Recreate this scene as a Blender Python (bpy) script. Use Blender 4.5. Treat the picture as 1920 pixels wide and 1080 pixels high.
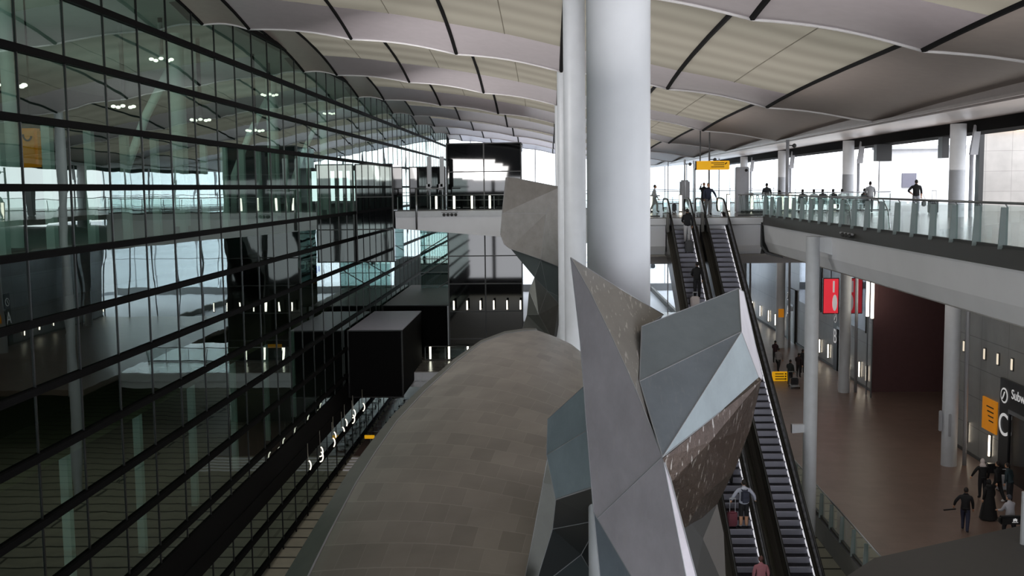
import bpy, bmesh, math, random
from mathutils import Vector, Matrix
random.seed(7)
for o in list(bpy.data.objects): bpy.data.objects.remove(o)
SC = bpy.context.scene
COL = SC.collection
PI = math.pi

# ------------------------------------------------------------------ camera
F = 1950.0
EYE = Vector((0, 0, 1.65))
RHO = 0.012
dx0, dy0 = 70 + RHO*190, 190 - RHO*70
TH = math.atan(dy0/F)
PSI = math.atan(dx0*math.cos(TH)/F)
fwd = Vector((-math.sin(PSI)*math.cos(TH), math.cos(PSI)*math.cos(TH), -math.sin(TH)))
r0 = Vector((math.cos(PSI), math.sin(PSI), 0))
u0 = r0.cross(fwd)
rgt = (r0*math.cos(RHO) - u0*math.sin(RHO)).normalized()
upv = (u0*math.cos(RHO) + r0*math.sin(RHO)).normalized()
cd = bpy.data.cameras.new('camera'); cam = bpy.data.objects.new('camera', cd); COL.objects.link(cam)
cam.matrix_world = Matrix(((rgt.x, upv.x, -fwd.x, EYE.x), (rgt.y, upv.y, -fwd.y, EYE.y), (rgt.z, upv.z, -fwd.z, EYE.z), (0, 0, 0, 1)))
cd.sensor_width = 36; cd.lens = F*36/1920; cd.clip_end = 2000
SC.camera = cam
def ray(u, v): return fwd + rgt*((u-960)/F) + upv*((540-v)/F)
def PY(u, v, Y): d = ray(u, v); return EYE + d*(Y/d.y)
def PX(u, v, X): d = ray(u, v); return EYE + d*(X/d.x)
def PZ(u, v, Z): d = ray(u, v); return EYE + d*((Z-EYE.z)/d.z)

# ------------------------------------------------------------------ world, light, exposure
w = bpy.data.worlds.new('world'); SC.world = w; w.use_nodes = True
nt = w.node_tree; nt.nodes.clear()
bg = nt.nodes.new('ShaderNodeBackground'); out = nt.nodes.new('ShaderNodeOutputWorld')
bg.inputs[0].default_value = (0.93, 0.95, 1.0, 1); bg.inputs[1].default_value = 3.4
nt.links.new(bg.outputs[0], out.inputs[0])
SC.view_settings.view_transform = 'Standard'; SC.view_settings.look = 'None'
SC.view_settings.exposure = 0.16; SC.view_settings.gamma = 1.0; SC.view_settings.use_curve_mapping = False
SC.cycles.max_bounces = 10; SC.cycles.transparent_max_bounces = 24
SC.cycles.caustics_reflective = False; SC.cycles.caustics_refractive = False
SC.cycles.sample_clamp_indirect = 6
sd = bpy.data.lights.new('sun', 'SUN'); sd.energy = 0.6; sd.angle = 0.6
so = bpy.data.objects.new('sun', sd); COL.objects.link(so); so.rotation_euler = (math.radians(28), math.radians(12), 0)

def area(name, loc, size, energy, up=False, col=(1, .95, .88)):
    d = bpy.data.lights.new(name, 'AREA'); d.shape = 'RECTANGLE'; d.size, d.size_y = size; d.energy = energy; d.color = col
    o = bpy.data.objects.new(name, d); COL.objects.link(o); o.location = loc; o.rotation_euler = (math.pi if up else 0, 0, 0); return o
for y in (4, 18, 34, 51, 68, 86, 104, 125): area('hall_fill_up', (0, y, 2.5), (18, 9), 420, True, (1, .95, .93))  # added upward fill without fittings, stands in for floor bounce on the ceiling
for y in (34, 51, 68, 86, 104, 125): area('deck_fill_up', (17, y, 2.2), (7, 8), 110, True, (1, .93, .86))  # unseen fill added to lift the ceiling over the deck
for y in (30, 40, 50, 60, 72, 86): area('arrivals_fill', (16, y, -2.1), (7, 5), 105, False, (1, .9, .8))  # added area fill that brightens the arrivals floor, no fittings modelled
for y in (22, 40, 58, 76, 96): area('interior_fill', (-22, y, 2.6), (10, 9), 300, True, (.85, 1, .92)); area('interior_fill_down', (-19, y, 8.7), (6, 9), 330, False, (.85, 1, .92))  # extra unseen fill behind the glass, brightens its ceiling and posts
for y in (20, 38, 56): area('hall_fill_side', (-8, y, 3.6), (6, 2), 520, False, (1, .97, .95)).rotation_euler = Vector((1, 1, -.45)).to_track_quat('-Z', 'Y').to_euler()  # added soft fill facing away from the camera, brightens bridge and fascia
for y in (25, 45, 65): area('interior_fill', (-22, y, -6.2), (8, 8), 60, False, (1, .9, .6))  # unseen warm fill for the lower storey behind the glass
# ------------------------------------------------------------------ materials
MATS = {}
def srgb(c):
    f = lambda x: (x/255/12.92) if x/255 <= .04045 else ((x/255+.055)/1.055)**2.4
    return (f(c[0]), f(c[1]), f(c[2]), 1)
def mat(name, rgb, rough=.5, metal=0., emit=0., noise=0., scale=3., bump=0., spec=.5, ecol=None):
    if name in MATS: return MATS[name]
    m = bpy.data.materials.new(name); m.use_nodes = True
    n = m.node_tree.nodes; l = m.node_tree.links
    b = n['Principled BSDF']
    c = srgb(rgb)
    b.inputs['Base Color'].default_value = c
    b.inputs['Roughness'].default_value = rough; b.inputs['Metallic'].default_value = metal
    b.inputs['Specular IOR Level'].default_value = spec
    if emit:
        b.inputs['Emission Color'].default_value = srgb(ecol or rgb); b.inputs['Emission Strength'].default_value = emit
    tc = n.new('ShaderNodeTexCoord'); t = n.new('ShaderNodeTexNoise'); t.inputs['Scale'].default_value = scale
    t.inputs['Detail'].default_value = 5
    l.new(tc.outputs['Object'], t.inputs['Vector'])
    r = n.new('ShaderNodeValToRGB')
    k = noise if noise else .04
    r.color_ramp.elements[0].position = .3; r.color_ramp.elements[1].position = .7
    r.color_ramp.elements[0].color = (c[0]*(1-k), c[1]*(1-k), c[2]*(1-k), 1)
    r.color_ramp.elements[1].color = (min(1, c[0]*(1+k)), min(1, c[1]*(1+k)), min(1, c[2]*(1+k)), 1)
    l.new(t.outputs['Fac'], r.inputs[0]); l.new(r.outputs[0], b.inputs['Base Color'])
    if bump:
        bp = n.new('ShaderNodeBump'); bp.inputs['Strength'].default_value = bump; bp.inputs['Distance'].default_value = .05
        l.new(t.outputs['Fac'], bp.inputs['Height']); l.new(bp.outputs[0], b.inputs['Normal'])
    MATS[name] = m; return m
def glass(name, tint, refl=1.0, ior=1.5, rough=0.0, warp=0., wscale=.35, base=0.0):
    """thin pane: tinted see-through plus mirror reflection"""
    if name in MATS: return MATS[name]
    m = bpy.data.materials.new(name); m.use_nodes = True
    n = m.node_tree.nodes; l = m.node_tree.links; n.clear()
    o = n.new('ShaderNodeOutputMaterial'); tr = n.new('ShaderNodeBsdfTransparent'); gl = n.new('ShaderNodeBsdfGlossy')
    tr.inputs[0].default_value = (*tint, 1); gl.inputs[0].default_value = (.80, .92, .88, 1); gl.inputs['Roughness'].default_value = rough
    lw = n.new('ShaderNodeLayerWeight'); lw.inputs[0].default_value = .5
    fr = n.new('ShaderNodeMath'); fr.operation = 'POWER'; fr.inputs[1].default_value = ior
    l.new(lw.outputs['Facing'], fr.inputs[0])
    ma = n.new('ShaderNodeMath'); ma.operation = 'MULTIPLY_ADD'; ma.inputs[1].default_value = refl; ma.inputs[2].default_value = base; ma.use_clamp = True
    l.new(fr.outputs[0], ma.inputs[0])
    mx = n.new('ShaderNodeMixShader'); l.new(ma.outputs[0], mx.inputs[0]); l.new(tr.outputs[0], mx.inputs[1]); l.new(gl.outputs[0], mx.inputs[2])
    if warp:
        tc = n.new('ShaderNodeTexCoord'); t = n.new('ShaderNodeTexNoise'); t.inputs['Scale'].default_value = wscale; t.inputs['Detail'].default_value = 1
        l.new(tc.outputs['Object'], t.inputs['Vector'])
        bp = n.new('ShaderNodeBump'); bp.inputs['Strength'].default_value = 1; bp.inputs['Distance'].default_value = warp
        l.new(t.outputs['Fac'], bp.inputs['Height']); l.new(bp.outputs[0], gl.inputs['Normal'])
    l.new(mx.outputs[0], o.inputs[0])
    MATS[name] = m; return m
def tiled(name, rgb, rough, sx, sy, mortar=.6, msize=.01, metal=0., axis='XY', var=.08, bump=.1, offset=.5, uv=False, spec=.5, noise=.1):
    """base colour in panels with thin joints"""
    if name in MATS: return MATS[name]
    m = mat(name, rgb, rough, metal, spec=spec); n = m.node_tree.nodes; l = m.node_tree.links; b = n['Principled BSDF']
    c = srgb(rgb)
    tc = n.new('ShaderNodeTexCoord'); src = tc.outputs['UV' if uv else 'Object']
    if not uv:
        sp = n.new('ShaderNodeSeparateXYZ'); l.new(src, sp.inputs[0]); cb = n.new('ShaderNodeCombineXYZ')
        l.new(sp.outputs[axis[0]], cb.inputs[0]); l.new(sp.outputs[axis[1]], cb.inputs[1]); src = cb.outputs[0]
    br = n.new('ShaderNodeTexBrick'); br.offset = offset
    br.inputs['Scale'].default_value = 1; br.inputs['Brick Width'].default_value = sx; br.inputs['Row Height'].default_value = sy
    br.inputs['Mortar Size'].default_value = msize; br.inputs['Mortar Smooth'].default_value = .1
    br.inputs['Color1'].default_value = tuple(x*(1-var) for x in c[:3]) + (1,)
    br.inputs['Color2'].default_value = tuple(min(1, x*(1+var)) for x in c[:3]) + (1,)
    br.inputs['Mortar'].default_value = tuple(min(1, x*mortar) for x in c[:3]) + (1,)
    l.new(src, br.inputs['Vector'])
    nz = n.new('ShaderNodeTexNoise'); nz.inputs['Scale'].default_value = 1.3; nz.inputs['Detail'].default_value = 8
    l.new(tc.outputs['Object'], nz.inputs['Vector'])
    mr = n.new('ShaderNodeMapRange'); mr.inputs[1].default_value = .3; mr.inputs[2].default_value = .7; mr.inputs[3].default_value = 1-noise; mr.inputs[4].default_value = 1+noise
    l.new(nz.outputs['Fac'], mr.inputs[0])
    mu = n.new('ShaderNodeVectorMath'); mu.operation = 'SCALE'; l.new(br.outputs['Color'], mu.inputs[0]); l.new(mr.outputs[0], mu.inputs['Scale'])
    l.new(mu.outputs[0], b.inputs['Base Color'])
    if bump:
        bp = n.new('ShaderNodeBump'); bp.inputs['Strength'].default_value = bump; bp.inputs['Distance'].default_value = .03; bp.invert = True
        l.new(br.outputs['Fac'], bp.inputs['Height']); l.new(bp.outputs[0], b.inputs['Normal'])
    return m

WHITE = mat('white_paint', (201, 205, 211), .4)
LGREY = mat('light_grey_metal', (176, 178, 184), .4, .1)
FASC = mat('pale_grey_cladding', (232, 234, 240), .55, 0, noise=.03, scale=.6)
DGREY = mat('dark_grey_trim', (58, 58, 58), .5)
BLACK = mat('black_metal', (14, 14, 16), .35)
BLACKM = mat('matt_black', (9, 9, 10), .8, spec=.1)
STEEL = mat('brushed_steel', (150, 152, 155), .3, .9)
CHROME = mat('chrome', (215, 215, 220), .12, 1.)
RUBBER = mat('black_rubber', (16, 16, 17), .35)
LED = mat('lit_tube', (255, 246, 228), .4, emit=3.5)
COVE = mat('cove_light', (255, 225, 185), .4, emit=2.5)
YEL = mat('yellow_sign', (247, 183, 22), .5, emit=.35)
YELD = mat('orange_sign', (222, 140, 20), .5, emit=.25)
INK = mat('black_lettering', (12, 12, 12), .6)
WINK = mat('white_lettering', (235, 235, 235), .6, emit=.3)
DIMINK = mat('grey_lettering', (95, 105, 100), .6)
REDS = mat('red_screen', (226, 52, 66), .5, emit=.6)
GRN = mat('pale_painted_column', (228, 236, 232), .5)
GWALL = glass('green_curtain_glass', (.34, .47, .42), refl=.8, ior=3.2, warp=.0035, wscale=.5, base=.10)
GCLR = glass('clear_balustrade_glass', (.90, .94, .93), refl=.7, ior=4.5, base=.04)
GFAR = glass('far_glazing', (.93, .96, .97), refl=.5, ior=5)
BLKGL = mat('black_mirror_glass', (8, 9, 11), .03, 0, spec=1.)

# ------------------------------------------------------------------ mesh helper
class MB:
    def __init__(s): s.v = []; s.f = []; s.m = []; s.uv = None
    def add(s, vs, fs, mi=0):
        b = len(s.v); s.v += [tuple(v) for v in vs]; s.f += [tuple(i+b for i in f) for f in fs]; s.m += [mi]*len(fs); return s
    def box(s, a, b, mi=0):
        x0, x1 = sorted((a[0], b[0])); y0, y1 = sorted((a[1], b[1])); z0, z1 = sorted((a[2], b[2]))
        return s.add([(x0,y0,z0),(x1,y0,z0),(x1,y1,z0),(x0,y1,z0),(x0,y0,z1),(x1,y0,z1),(x1,y1,z1),(x0,y1,z1)],
                     [(0,3,2,1),(4,5,6,7),(0,1,5,4),(1,2,6,5),(2,3,7,6),(3,0,4,7)], mi)
    def hexa(s, p, mi=0):  # p: 4 bottom, 4 top
        return s.add(p, [(0,3,2,1),(4,5,6,7),(0,1,5,4),(1,2,6,5),(2,3,7,6),(3,0,4,7)], mi)
    def rbox(s, a, b, bev=.02, mi=0):  # box with chamfered edges, made with bmesh
        bm = bmesh.new(); bmesh.ops.create_cube(bm, size=1)
        c = [(a[i]+b[i])/2 for i in range(3)]; d = [abs(b[i]-a[i]) for i in range(3)]
        for v in bm.verts: v.co = Vector((c[0]+v.co.x*d[0], c[1]+v.co.y*d[1], c[2]+v.co.z*d[2]))
        bmesh.ops.bevel(bm, geom=bm.edges[:], offset=min(bev, min(d)*.45), segments=2, affect='EDGES')
        bm.verts.index_update(); vs = [v.co[:] for v in bm.verts]; fs = [[v.index for v in f.verts] for f in bm.faces]
        bm.free(); return s.add(vs, fs, mi)
    def tube(s, pts, r, n=8, mi=0, cap=True):
        pts = [Vector(p) for p in pts]; rs = r if isinstance(r, (list, tuple)) else [r]*len(pts)
        rings = []; up = None
        for i, p in enumerate(pts):
            d = (pts[min(i+1, len(pts)-1)] - pts[max(i-1, 0)]).normalized()
            if up is None: up = Vector((0, 0, 1)) if abs(d.z) < .9 else Vector((1, 0, 0))
            a = d.cross(up); a = a.normalized() if a.length > 1e-5 else Vector((1, 0, 0))
            b = a.cross(d).normalized(); up = b
            rings.append([p + (a*math.cos(2*PI*k/n) + b*math.sin(2*PI*k/n))*rs[i] for k in range(n)])
        vs = [v for R in rings for v in R]; fs = []
        for i in range(len(rings)-1):
            for k in range(n): fs.append((i*n+k, i*n+(k+1)%n, (i+1)*n+(k+1)%n, (i+1)*n+k))
        if cap: fs.append(tuple(range(n-1, -1, -1))); fs.append(tuple((len(rings)-1)*n+k for k in range(n)))
        return s.add(vs, fs, mi)
    def cyl(s, x, y, z0, z1, r, n=32, mi=0): return s.tube([(x, y, z0), (x, y, z1)], r, n, mi)
    def ball(s, c, r, n=12, mi=0):
        r = r if isinstance(r, (list, tuple)) else (r, r, r); h = n//2+1; vs = []; fs = []
        for i in range(h+1):
            t = PI*i/h
            for k in range(n):
                a = 2*PI*k/n; vs.append((c[0]+r[0]*math.sin(t)*math.cos(a), c[1]+r[1]*math.sin(t)*math.sin(a), c[2]+r[2]*math.cos(t)))
        for i in range(h):
            for k in range(n): fs.append((i*n+k, (i+1)*n+k, (i+1)*n+(k+1)%n, i*n+(k+1)%n))
        return s.add(vs, fs, mi)
    def prism(s, poly, d, mi=0):  # planar polygon pushed by vector d
        n = len(poly); d = Vector(d); vs = [Vector(p) for p in poly]; vs += [v+d for v in vs]
        fs = [tuple(range(n)), tuple(range(2*n-1, n-1, -1))] + [(i, n+i, n+(i+1)%n, (i+1)%n) for i in range(n)]
        return s.add(vs, fs, mi)
    def build(s, name, mats, parent=None, smooth=False, label=None, cat=None, group=None, kind=None, auto=None):
        me = bpy.data.meshes.new(name); me.from_pydata(s.v, [], s.f); me.update()
        for m in (mats if isinstance(mats, (list, tuple)) else [mats]): me.materials.append(m)
        me.polygons.foreach_set('material_index', s.m)
        if smooth: me.polygons.foreach_set('use_smooth', [True]*len(s.f))
        bm = bmesh.new(); bm.from_mesh(me); bmesh.ops.recalc_face_normals(bm, faces=bm.faces); bm.to_mesh(me); bm.free()
        if auto: me.set_sharp_from_angle(angle=math.radians(auto))
        o = bpy.data.objects.new(name, me); COL.objects.link(o)
        if parent: o.parent = parent; o.matrix_parent_inverse = parent.matrix_basis.inverted()
        return tag(o, label, cat, group, kind)
def tag(o, label=None, cat=None, group=None, kind=None):
    if label: o['label'] = label
    if cat: o['category'] = cat
    if group: o['group'] = group
    if kind: o['kind'] = kind
    return o
def empty(name, loc, label=None, cat=None, group=None, rz=0, kind=None):
    o = bpy.data.objects.new(name, None); COL.objects.link(o); o.location = loc; o.rotation_euler = (0, 0, rz)
    o.empty_display_size = .2
    o.matrix_basis = Matrix.Translation(loc) @ Matrix.Rotation(rz, 4, 'Z')
    return tag(o, label, cat, group, kind)
def local(parent, o):   # geometry was written in the parent's local frame
    o.matrix_parent_inverse = Matrix.Identity(4); return o
def copy_tree(o, parent=None):
    c = o.copy(); COL.objects.link(c)
    if parent: c.parent = parent
    for ch in [x for x in COL.objects if x.parent == o]: copy_tree(ch, c)
    return c
def text(name, s, loc, rot, size, m, parent=None, extrude=.006, align='CENTER'):
    c = bpy.data.curves.new(name, 'FONT'); c.body = s; c.size = size; c.extrude = extrude; c.align_x = align; c.align_y = 'CENTER'
    c.materials.append(m)
    t = bpy.data.objects.new('tmp', c); COL.objects.link(t)
    dg = bpy.context.evaluated_depsgraph_get(); me = bpy.data.meshes.new_from_object(t.evaluated_get(dg))
    bpy.data.objects.remove(t); bpy.data.curves.remove(c)
    if not me.materials: me.materials.append(m)
    o = bpy.data.objects.new(name, me); COL.objects.link(o); o.location = loc; o.rotation_euler = rot
    if parent: o.parent = parent; o.matrix_parent_inverse = parent.matrix_basis.inverted()
    return o
ROT_CAM = (PI/2, 0, 0)            # lettering that faces -Y
ROT_L = (PI/2, 0, -PI/2)          # lettering that faces -X

# ================================================================== SETTING
XW = -14.0          # curtain wall plane
XE = 10.95          # edge of upper deck and of arrivals floor
ARR = -12.0         # arrivals level
GND = -17.0         # lowest level
YF = 146.0          # far end glazing
YB = -16.0          # wall behind the viewer

tiles = tiled('brown_floor_tiles', (112, 93, 85), .38, 1.2, .6, mortar=.8, msize=.008, var=.06, bump=0)
gfl = tiled('grey_floor_tiles', (120, 116, 112), .22, 1.2, .6, mortar=.8, msize=.008, var=.04, bump=0)
planks = tiled('paving_planks', (176, 172, 154), .55, 30., 1.5, mortar=.12, msize=.1, var=.05, bump=.3)

# upper deck: landing part and balcony part in one L-shaped slab
def slab(name, rects, z0, z1, mats, **k):
    b = MB()
    for (x0, x1, y0, y1) in rects: b.box((x0, y0, z0), (x1, y1, z1))
    return b.build(name, mats, kind='structure', **k)
slab('floor', [(XE+.25, 34, 2, 53.9), (4.5, 34, 54.0, 112)], -.35, 0, gfl)
slab('ceiling', [(XE+1.0, 34, 2, 53.9), (4.5, 34, 54.3, 112)], -2.05, -1.95, mat('arrivals_ceiling', (150, 146, 142), .7))
slab('floor', [(XE+.2, 34, 24, 112), (4.5, XE+.2, 70, 112)], ARR-.4, ARR, tiles)
slab('floor', [(-34, 34, YB, YF)], GND-.3, GND, planks)
slab('floor', [(-11.2, 4.5, 76.5, 92)], ARR-.35, ARR, gfl)
# brown walkway by the wall on the lowest level
MB().box((-13.9, 71, GND), (-4, 120, GND+.04)).build('floor', tiles, kind='structure')
st = MB()
for k in range(5): st.box((-13.9, 67.2+k*.75, GND), (-4, 67.5+k*.75, GND+.05+k*.004))
st.build('trim_1', mat('pale_step_edge', (245, 245, 250), .5), kind='structure')

# deck edge fascia (right balcony): dark top band, pale rounded fascia below
b = MB(); prof = [(XE, -.42), (XE+.03, -.5), (XE+.1, -1.3), (XE+.32, -1.8), (XE+1.1, -2.08), (XE+1.1, -.36), (XE+.3, -.36), (XE+.3, -.42)]
b.prism([(x, 2, z) for x, z in prof], (0, 51.9, 0)); b.build('trim_2', FASC, kind='structure')
b = MB(); b.hexa([(XE-.06, 2, -.42), (XE+.35, 2, -.42), (XE+.35, 53.85, -.42), (XE-.06, 53.85, -.42),
                  (XE+.06, 2, .03), (XE+.35, 2, .03), (XE+.35, 53.85, .03), (XE+.06, 53.85, .03)])
b.build('trim_3', DGREY, kind='structure')
# landing facade facing the viewer
b = MB()
b.prism([(4.5, 53.9, -.05), (4.5, 53.9, -.38), (4.5, 54.1, -.45), (4.5, 54.1, -1.5), (4.5, 54.5, -1.95), (4.5, 55.2, -2.08), (4.5, 55.2, -.05)], (XE-4.5, 0, 0))
b.build('trim_4', FASC, kind='structure')
MB().prism([(XE-.04, 53.86, -.3), (XE-.04, 53.86, -1.5), (XE+.25, 53.86, -1.85), (XE+1.0, 53.86, -2.06), (XE+1.06, 53.86, -2.16), (XE+.2, 53.86, -1.95), (XE-.1, 53.86, -1.55), (XE-.1, 53.86, -.3)], (0, .15, 0)).build('trim_5', BLACK, kind='structure')
MB().box((4.5, 55.2, -2.5), (30, 56, -2.1)).build('trim_6', mat('soffit_beam', (150, 146, 146), .6), kind='structure')
# arrivals floor edge
MB().box((XE-.02, 24, ARR-.9), (XE+.25, 70, ARR-.02)).build('trim_7', mat('grey_edge_beam', (120, 122, 126), .5), kind='structure')

# ---- glass balustrades
def balustrade(p0, p1, n, label, z, posts=True, h=1.12, pw=.2, group='glass balustrades', postmat=None, clip=True):
    p0 = Vector((*p0, z)); p1 = Vector((*p1, z)); d = (p1-p0); L = d.length; d.normalize(); nrm = Vector((-d.y, d.x, 0))
    t = empty('glass_balustrade', p0, label, 'balustrade', group)
    hr = MB(); hr.tube([p0+Vector((0, 0, h)), p1+Vector((0, 0, h))], .032, 8); hr.build('handrail', STEEL, t, smooth=True)
    bs = MB(); a = p0 - nrm*.05; c = p1 - nrm*.05
    bs.hexa([a+Vector((0,0,.02)), c+Vector((0,0,.02)), c+nrm*.1+Vector((0,0,.02)), a+nrm*.1+Vector((0,0,.02)),
             a+Vector((0,0,.1)), c+Vector((0,0,.1)), c+nrm*.1+Vector((0,0,.1)), a+nrm*.1+Vector((0,0,.1))])
    bs.build('base_rail', DGREY, t)
    for k in range(n):
        a = p0 + d*(L*k/n + .04); c = p0 + d*(L*(k+1)/n - .04)
        MB().hexa([a+Vector((0,0,.1)), c+Vector((0,0,.1)), c+nrm*.015+Vector((0,0,.1)), a+nrm*.015+Vector((0,0,.1)),
                   a+Vector((0,0,h-.06)), c+Vector((0,0,h-.06)), c+nrm*.015+Vector((0,0,h-.06)), a+nrm*.015+Vector((0,0,h-.06))]).build('glass_panel', GCLR, t)
    if posts:
        for k in range(n+1):
            a = p0 + d*(L*k/n)
            pb = MB()
            q = a + nrm*.06; e = nrm*pw; f = d*.02
            pb.hexa([q-f, q+f, q+f+e, q-f+e, q-f+Vector((0,0,h-.1)), q+f+Vector((0,0,h-.1)), q+f+e*.75+Vector((0,0,h-.1)), q-f+e*.75+Vector((0,0,h-.1))])
            po = pb.build('post', postmat or MATS['post_glass'], t)
            if clip:
                MB().tube([q+Vector((0,0,h-.12)), a+Vector((0,0,h-.03))], .018, 6).build('bracket', STEEL, po)
    return t
mat('post_glass', (142, 154, 154), .35)
balustrade((XE+.12, 53.8), (XE+.12, 19.5), 22, 'long glass balustrade along the right upper balcony edge', 0, pw=-.22)
balustrade((9.7, 54.1), (XE+.1, 54.1), 1, 'short glass balustrade at the balcony corner beside the escalator top', 0, posts=False)
balustrade((4.6, 54.1), (5.7, 54.1), 1, 'short glass balustrade between white column and escalator top', 0, posts=False)
balustrade((-11.0, 75.2), (4.4, 75.2), 11, 'glass balustrade along the upper footbridge', 0, posts=True, pw=.06, clip=False)
balustrade((-10.0, 81.6), (4.4, 81.6), 9, 'glass balustrade across the lower footbridge', ARR, posts=True, pw=.06, clip=False)
balustrade((XE+.1, 66), (XE+.1, 30), 24, 'glass balustrade along the edge of the lower arrivals floor', ARR, pw=-.18)
balustrade((11.5, 62.0), (20, 62.0), 7, 'inner glass balustrade in front of the seated travellers', 0, posts=True, pw=.05, clip=False)
balustrade((5, 92), (26, 92), 12, 'far glass balustrade across the departures deck', 0, posts=True, pw=.05, clip=False)

# ---- upper footbridge
b = MB(); b.box((-11.15, 75, -.42), (4.5, 79, 0)); br = b.build('footbridge', WHITE, label='white upper footbridge crossing from black lift lobby to the deck', cat='footbridge')
b = MB(); b.hexa([(-11.15, 75.1, -1.25), (4.5, 75.1, -2.6), (4.5, 78.6, -2.6), (-11.15, 78.6, -1.25), (-11.15, 75.1, -.42), (4.5, 75.1, -.42), (4.5, 78.6, -.42), (-11.15, 78.6, -.42)])
b.build('tapered_beam', FASC, br)
# lower footbridge edge
b = MB(); b.box((-11.2, 76.2, ARR-1.1), (4.5, 76.6, ARR-.02)); b.box((-11.2, 76.1, ARR-.62), (4.5, 76.2, ARR-.55)); b.build('trim_8', WHITE, kind='structure')
# handrail stand on the bridge
t = empty('pole_stand', (-9.6, 74.9, -1.3), 'tall steel post and rail fixed before the upper footbridge', 'post')
MB().tube([(-9.6, 74.9, -1.3), (-9.6, 74.9, 1.65)], .07, 10).build('pole', STEEL, t, smooth=True)
MB().tube([(-9.6, 74.9, 1.6), (-7.6, 74.9, 1.6)], .045, 8).build('rail', STEEL, t, smooth=True)

def bollard(p, lab, grp, h=.95, zoff=.08, face=(0, -1), w=.07):
    t = empty('tube_light', p, lab, 'light', grp)
    MB().box((p[0]-w, p[1]-.03, p[2]+zoff), (p[0]+w, p[1]+.03, p[2]+zoff+h)).build('tube', LED, t)
    MB().box((p[0]-w-.03, p[1]+.03, p[2]+zoff-.08), (p[0]+w+.03, p[1]+.08, p[2]+zoff+h+.05)).build('backplate', DGREY, t)
    return t
for x in (-8.55, -7.2, -5.85, -4.5): bollard((x, 78.6, 0), 'vertical tube light glowing behind the upper footbridge glass', 'tube lights on the upper footbridge')
for x in (-9.6, -8.1, -6.6, -5.1, -3.6): bollard((x, 81.75, ARR), 'vertical tube light glowing behind the lower footbridge glass', 'tube lights behind the lower footbridge', h=1.0)
for x in (6.2, 8.0, 10.9, 12.8, 15.2, 18): bollard((x, 66.5 if x > 12 else 64, 0), 'vertical tube light glowing on the departures deck', 'tube lights on the departures deck', h=.95)
for k in range(7): bollard((-7.6+k*1.05, 81.2, ARR+4.0), 'small vertical lamp glowing low on the black lift tower', 'lamps on the black lift tower', h=.7, w=.05)

# ================================================================== LEFT CURTAIN WALL
PH = 1.834; PW = .1011e-3*F*14
y0w = F*14*1.002e-3
ys = [y0w + PW*k for k in range(-16, 44)]; ys = [y for y in ys if YB < y < YF]
def zlip(X):
    P = [(-30, 7.6), (-14, 6.72), (-8, 6.05), (-3.7, 5.38), (.5, 4.62), (4.8, 3.86), (8.8, 3.06), (12, 2.5), (13.6, 2.38), (40, 2.2)]
    for (a, za), (c, zc) in zip(P, P[1:]):
        if X <= c: return 1.65 + za + (zc-za)*(X-a)/(c-a)
    return 1.65+P[-1][1]
LIPS = [25 + 17.25*k for k in range(-2, 8)]; LIPS = [-9.5, 7.75, 25, 42.5, 60, 77, 94, 111, 128, YF]
def rise(X, s):      # height of the shell above its far lip, s metres before it
    a = .175 if X < -3.7 else max(.045, .175-.0115*(X+3.7))
    return a*8.5*(1-math.exp(-s/7.0))
def roofz(X, Y):
    for k, L in enumerate(LIPS):
        if Y <= L: return zlip(X) + rise(X, L-Y)
    return zlip(X)
wl = empty('wall_left', (XW, 0, 0), kind='structure')
gl = MB()
zs = [1.65+.14+PH*k for k in range(-10, 8)]
for i in range(len(ys)-1):
    ztop = min(roofz(XW, ys[i]+.1), roofz(XW, ys[i+1]-.1), 9e9)
    for j in range(len(zs)-1):
        z0, z1 = zs[j], min(zs[j+1], 12)
        e = [random.uniform(-.0012, .0012) for _ in range(4)]
        gl.add([(XW+e[0], ys[i], z0), (XW+e[1], ys[i+1], z0), (XW+e[2], ys[i+1], z1), (XW+e[3], ys[i], z1)], [(0, 1, 2, 3)])
gl.build('curtain_glass', GWALL, wl)
b = MB()
for y in ys: b.box((XW-.05, y-.022, GND), (XW+.03, y+.022, 11.5))
b.build('mullions', BLACK, wl)
for j, z in enumerate(zs):
    MB().box((XW-.12, YB, z-.10), (XW+.12, YF, z+.10)).build('transom', BLACKM, wl)
MB().box((XW-.1, YB, -13.6), (XW+.07, YF, -11.6)).build('spandrel', BLACKM, wl)
MB().box((XW-.1, YB, -.5), (XW-.02, YF, -.02)).build('spandrel', BLACKM, wl)
# interior behind it
dk = mat('dark_interior_wall', (50, 58, 56), .8); olive = mat('olive_interior_wall', (98, 92, 62), .8)
b = MB(); b.box((-34.3, YB, GND), (-34, YF, 11)); b.build('wall_rear_left', dk, kind='structure')
for z, m in ((-.1, dk), (-5.6, olive), (-11.2, dk)):
    MB().box((-34, YB, z-.45), (XW-.25, YF, z)).build('floor', m, kind='structure')
MB().box((-34, YB, 8.9), (XW-.2, YF, 9.2)).build('ceiling', mat('interior_ceiling', (150, 152, 148), .8), kind='structure')
b = MB()
for (za, zb) in ((GND, -14), (-4, 1.0), (3.4, 11)): b.box((-34, YB-.3, za), (34, YB, zb))
for k in range(9): b.box((-34+k*8, YB-.25, -14), (-33.4+k*8, YB-.05, 4.6))
b.build('wall_back', mat('back_wall', (44, 44, 46), .8), kind='structure')  # unseen wall; openings sized and colour darkened to tune light and reflections
MB().box((14, YB, GND), (14.3, YF, ARR-.4)).build('wall_low_right', mat('low_wall', (90, 88, 84), .8), kind='structure')
for (z0, z1) in ((GND, 0), (4.2, 9)):
    MB().box((-34, YF, z0), (XW, YF+.3, z1)).build('wall_far_left', dk, kind='structure')
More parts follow.
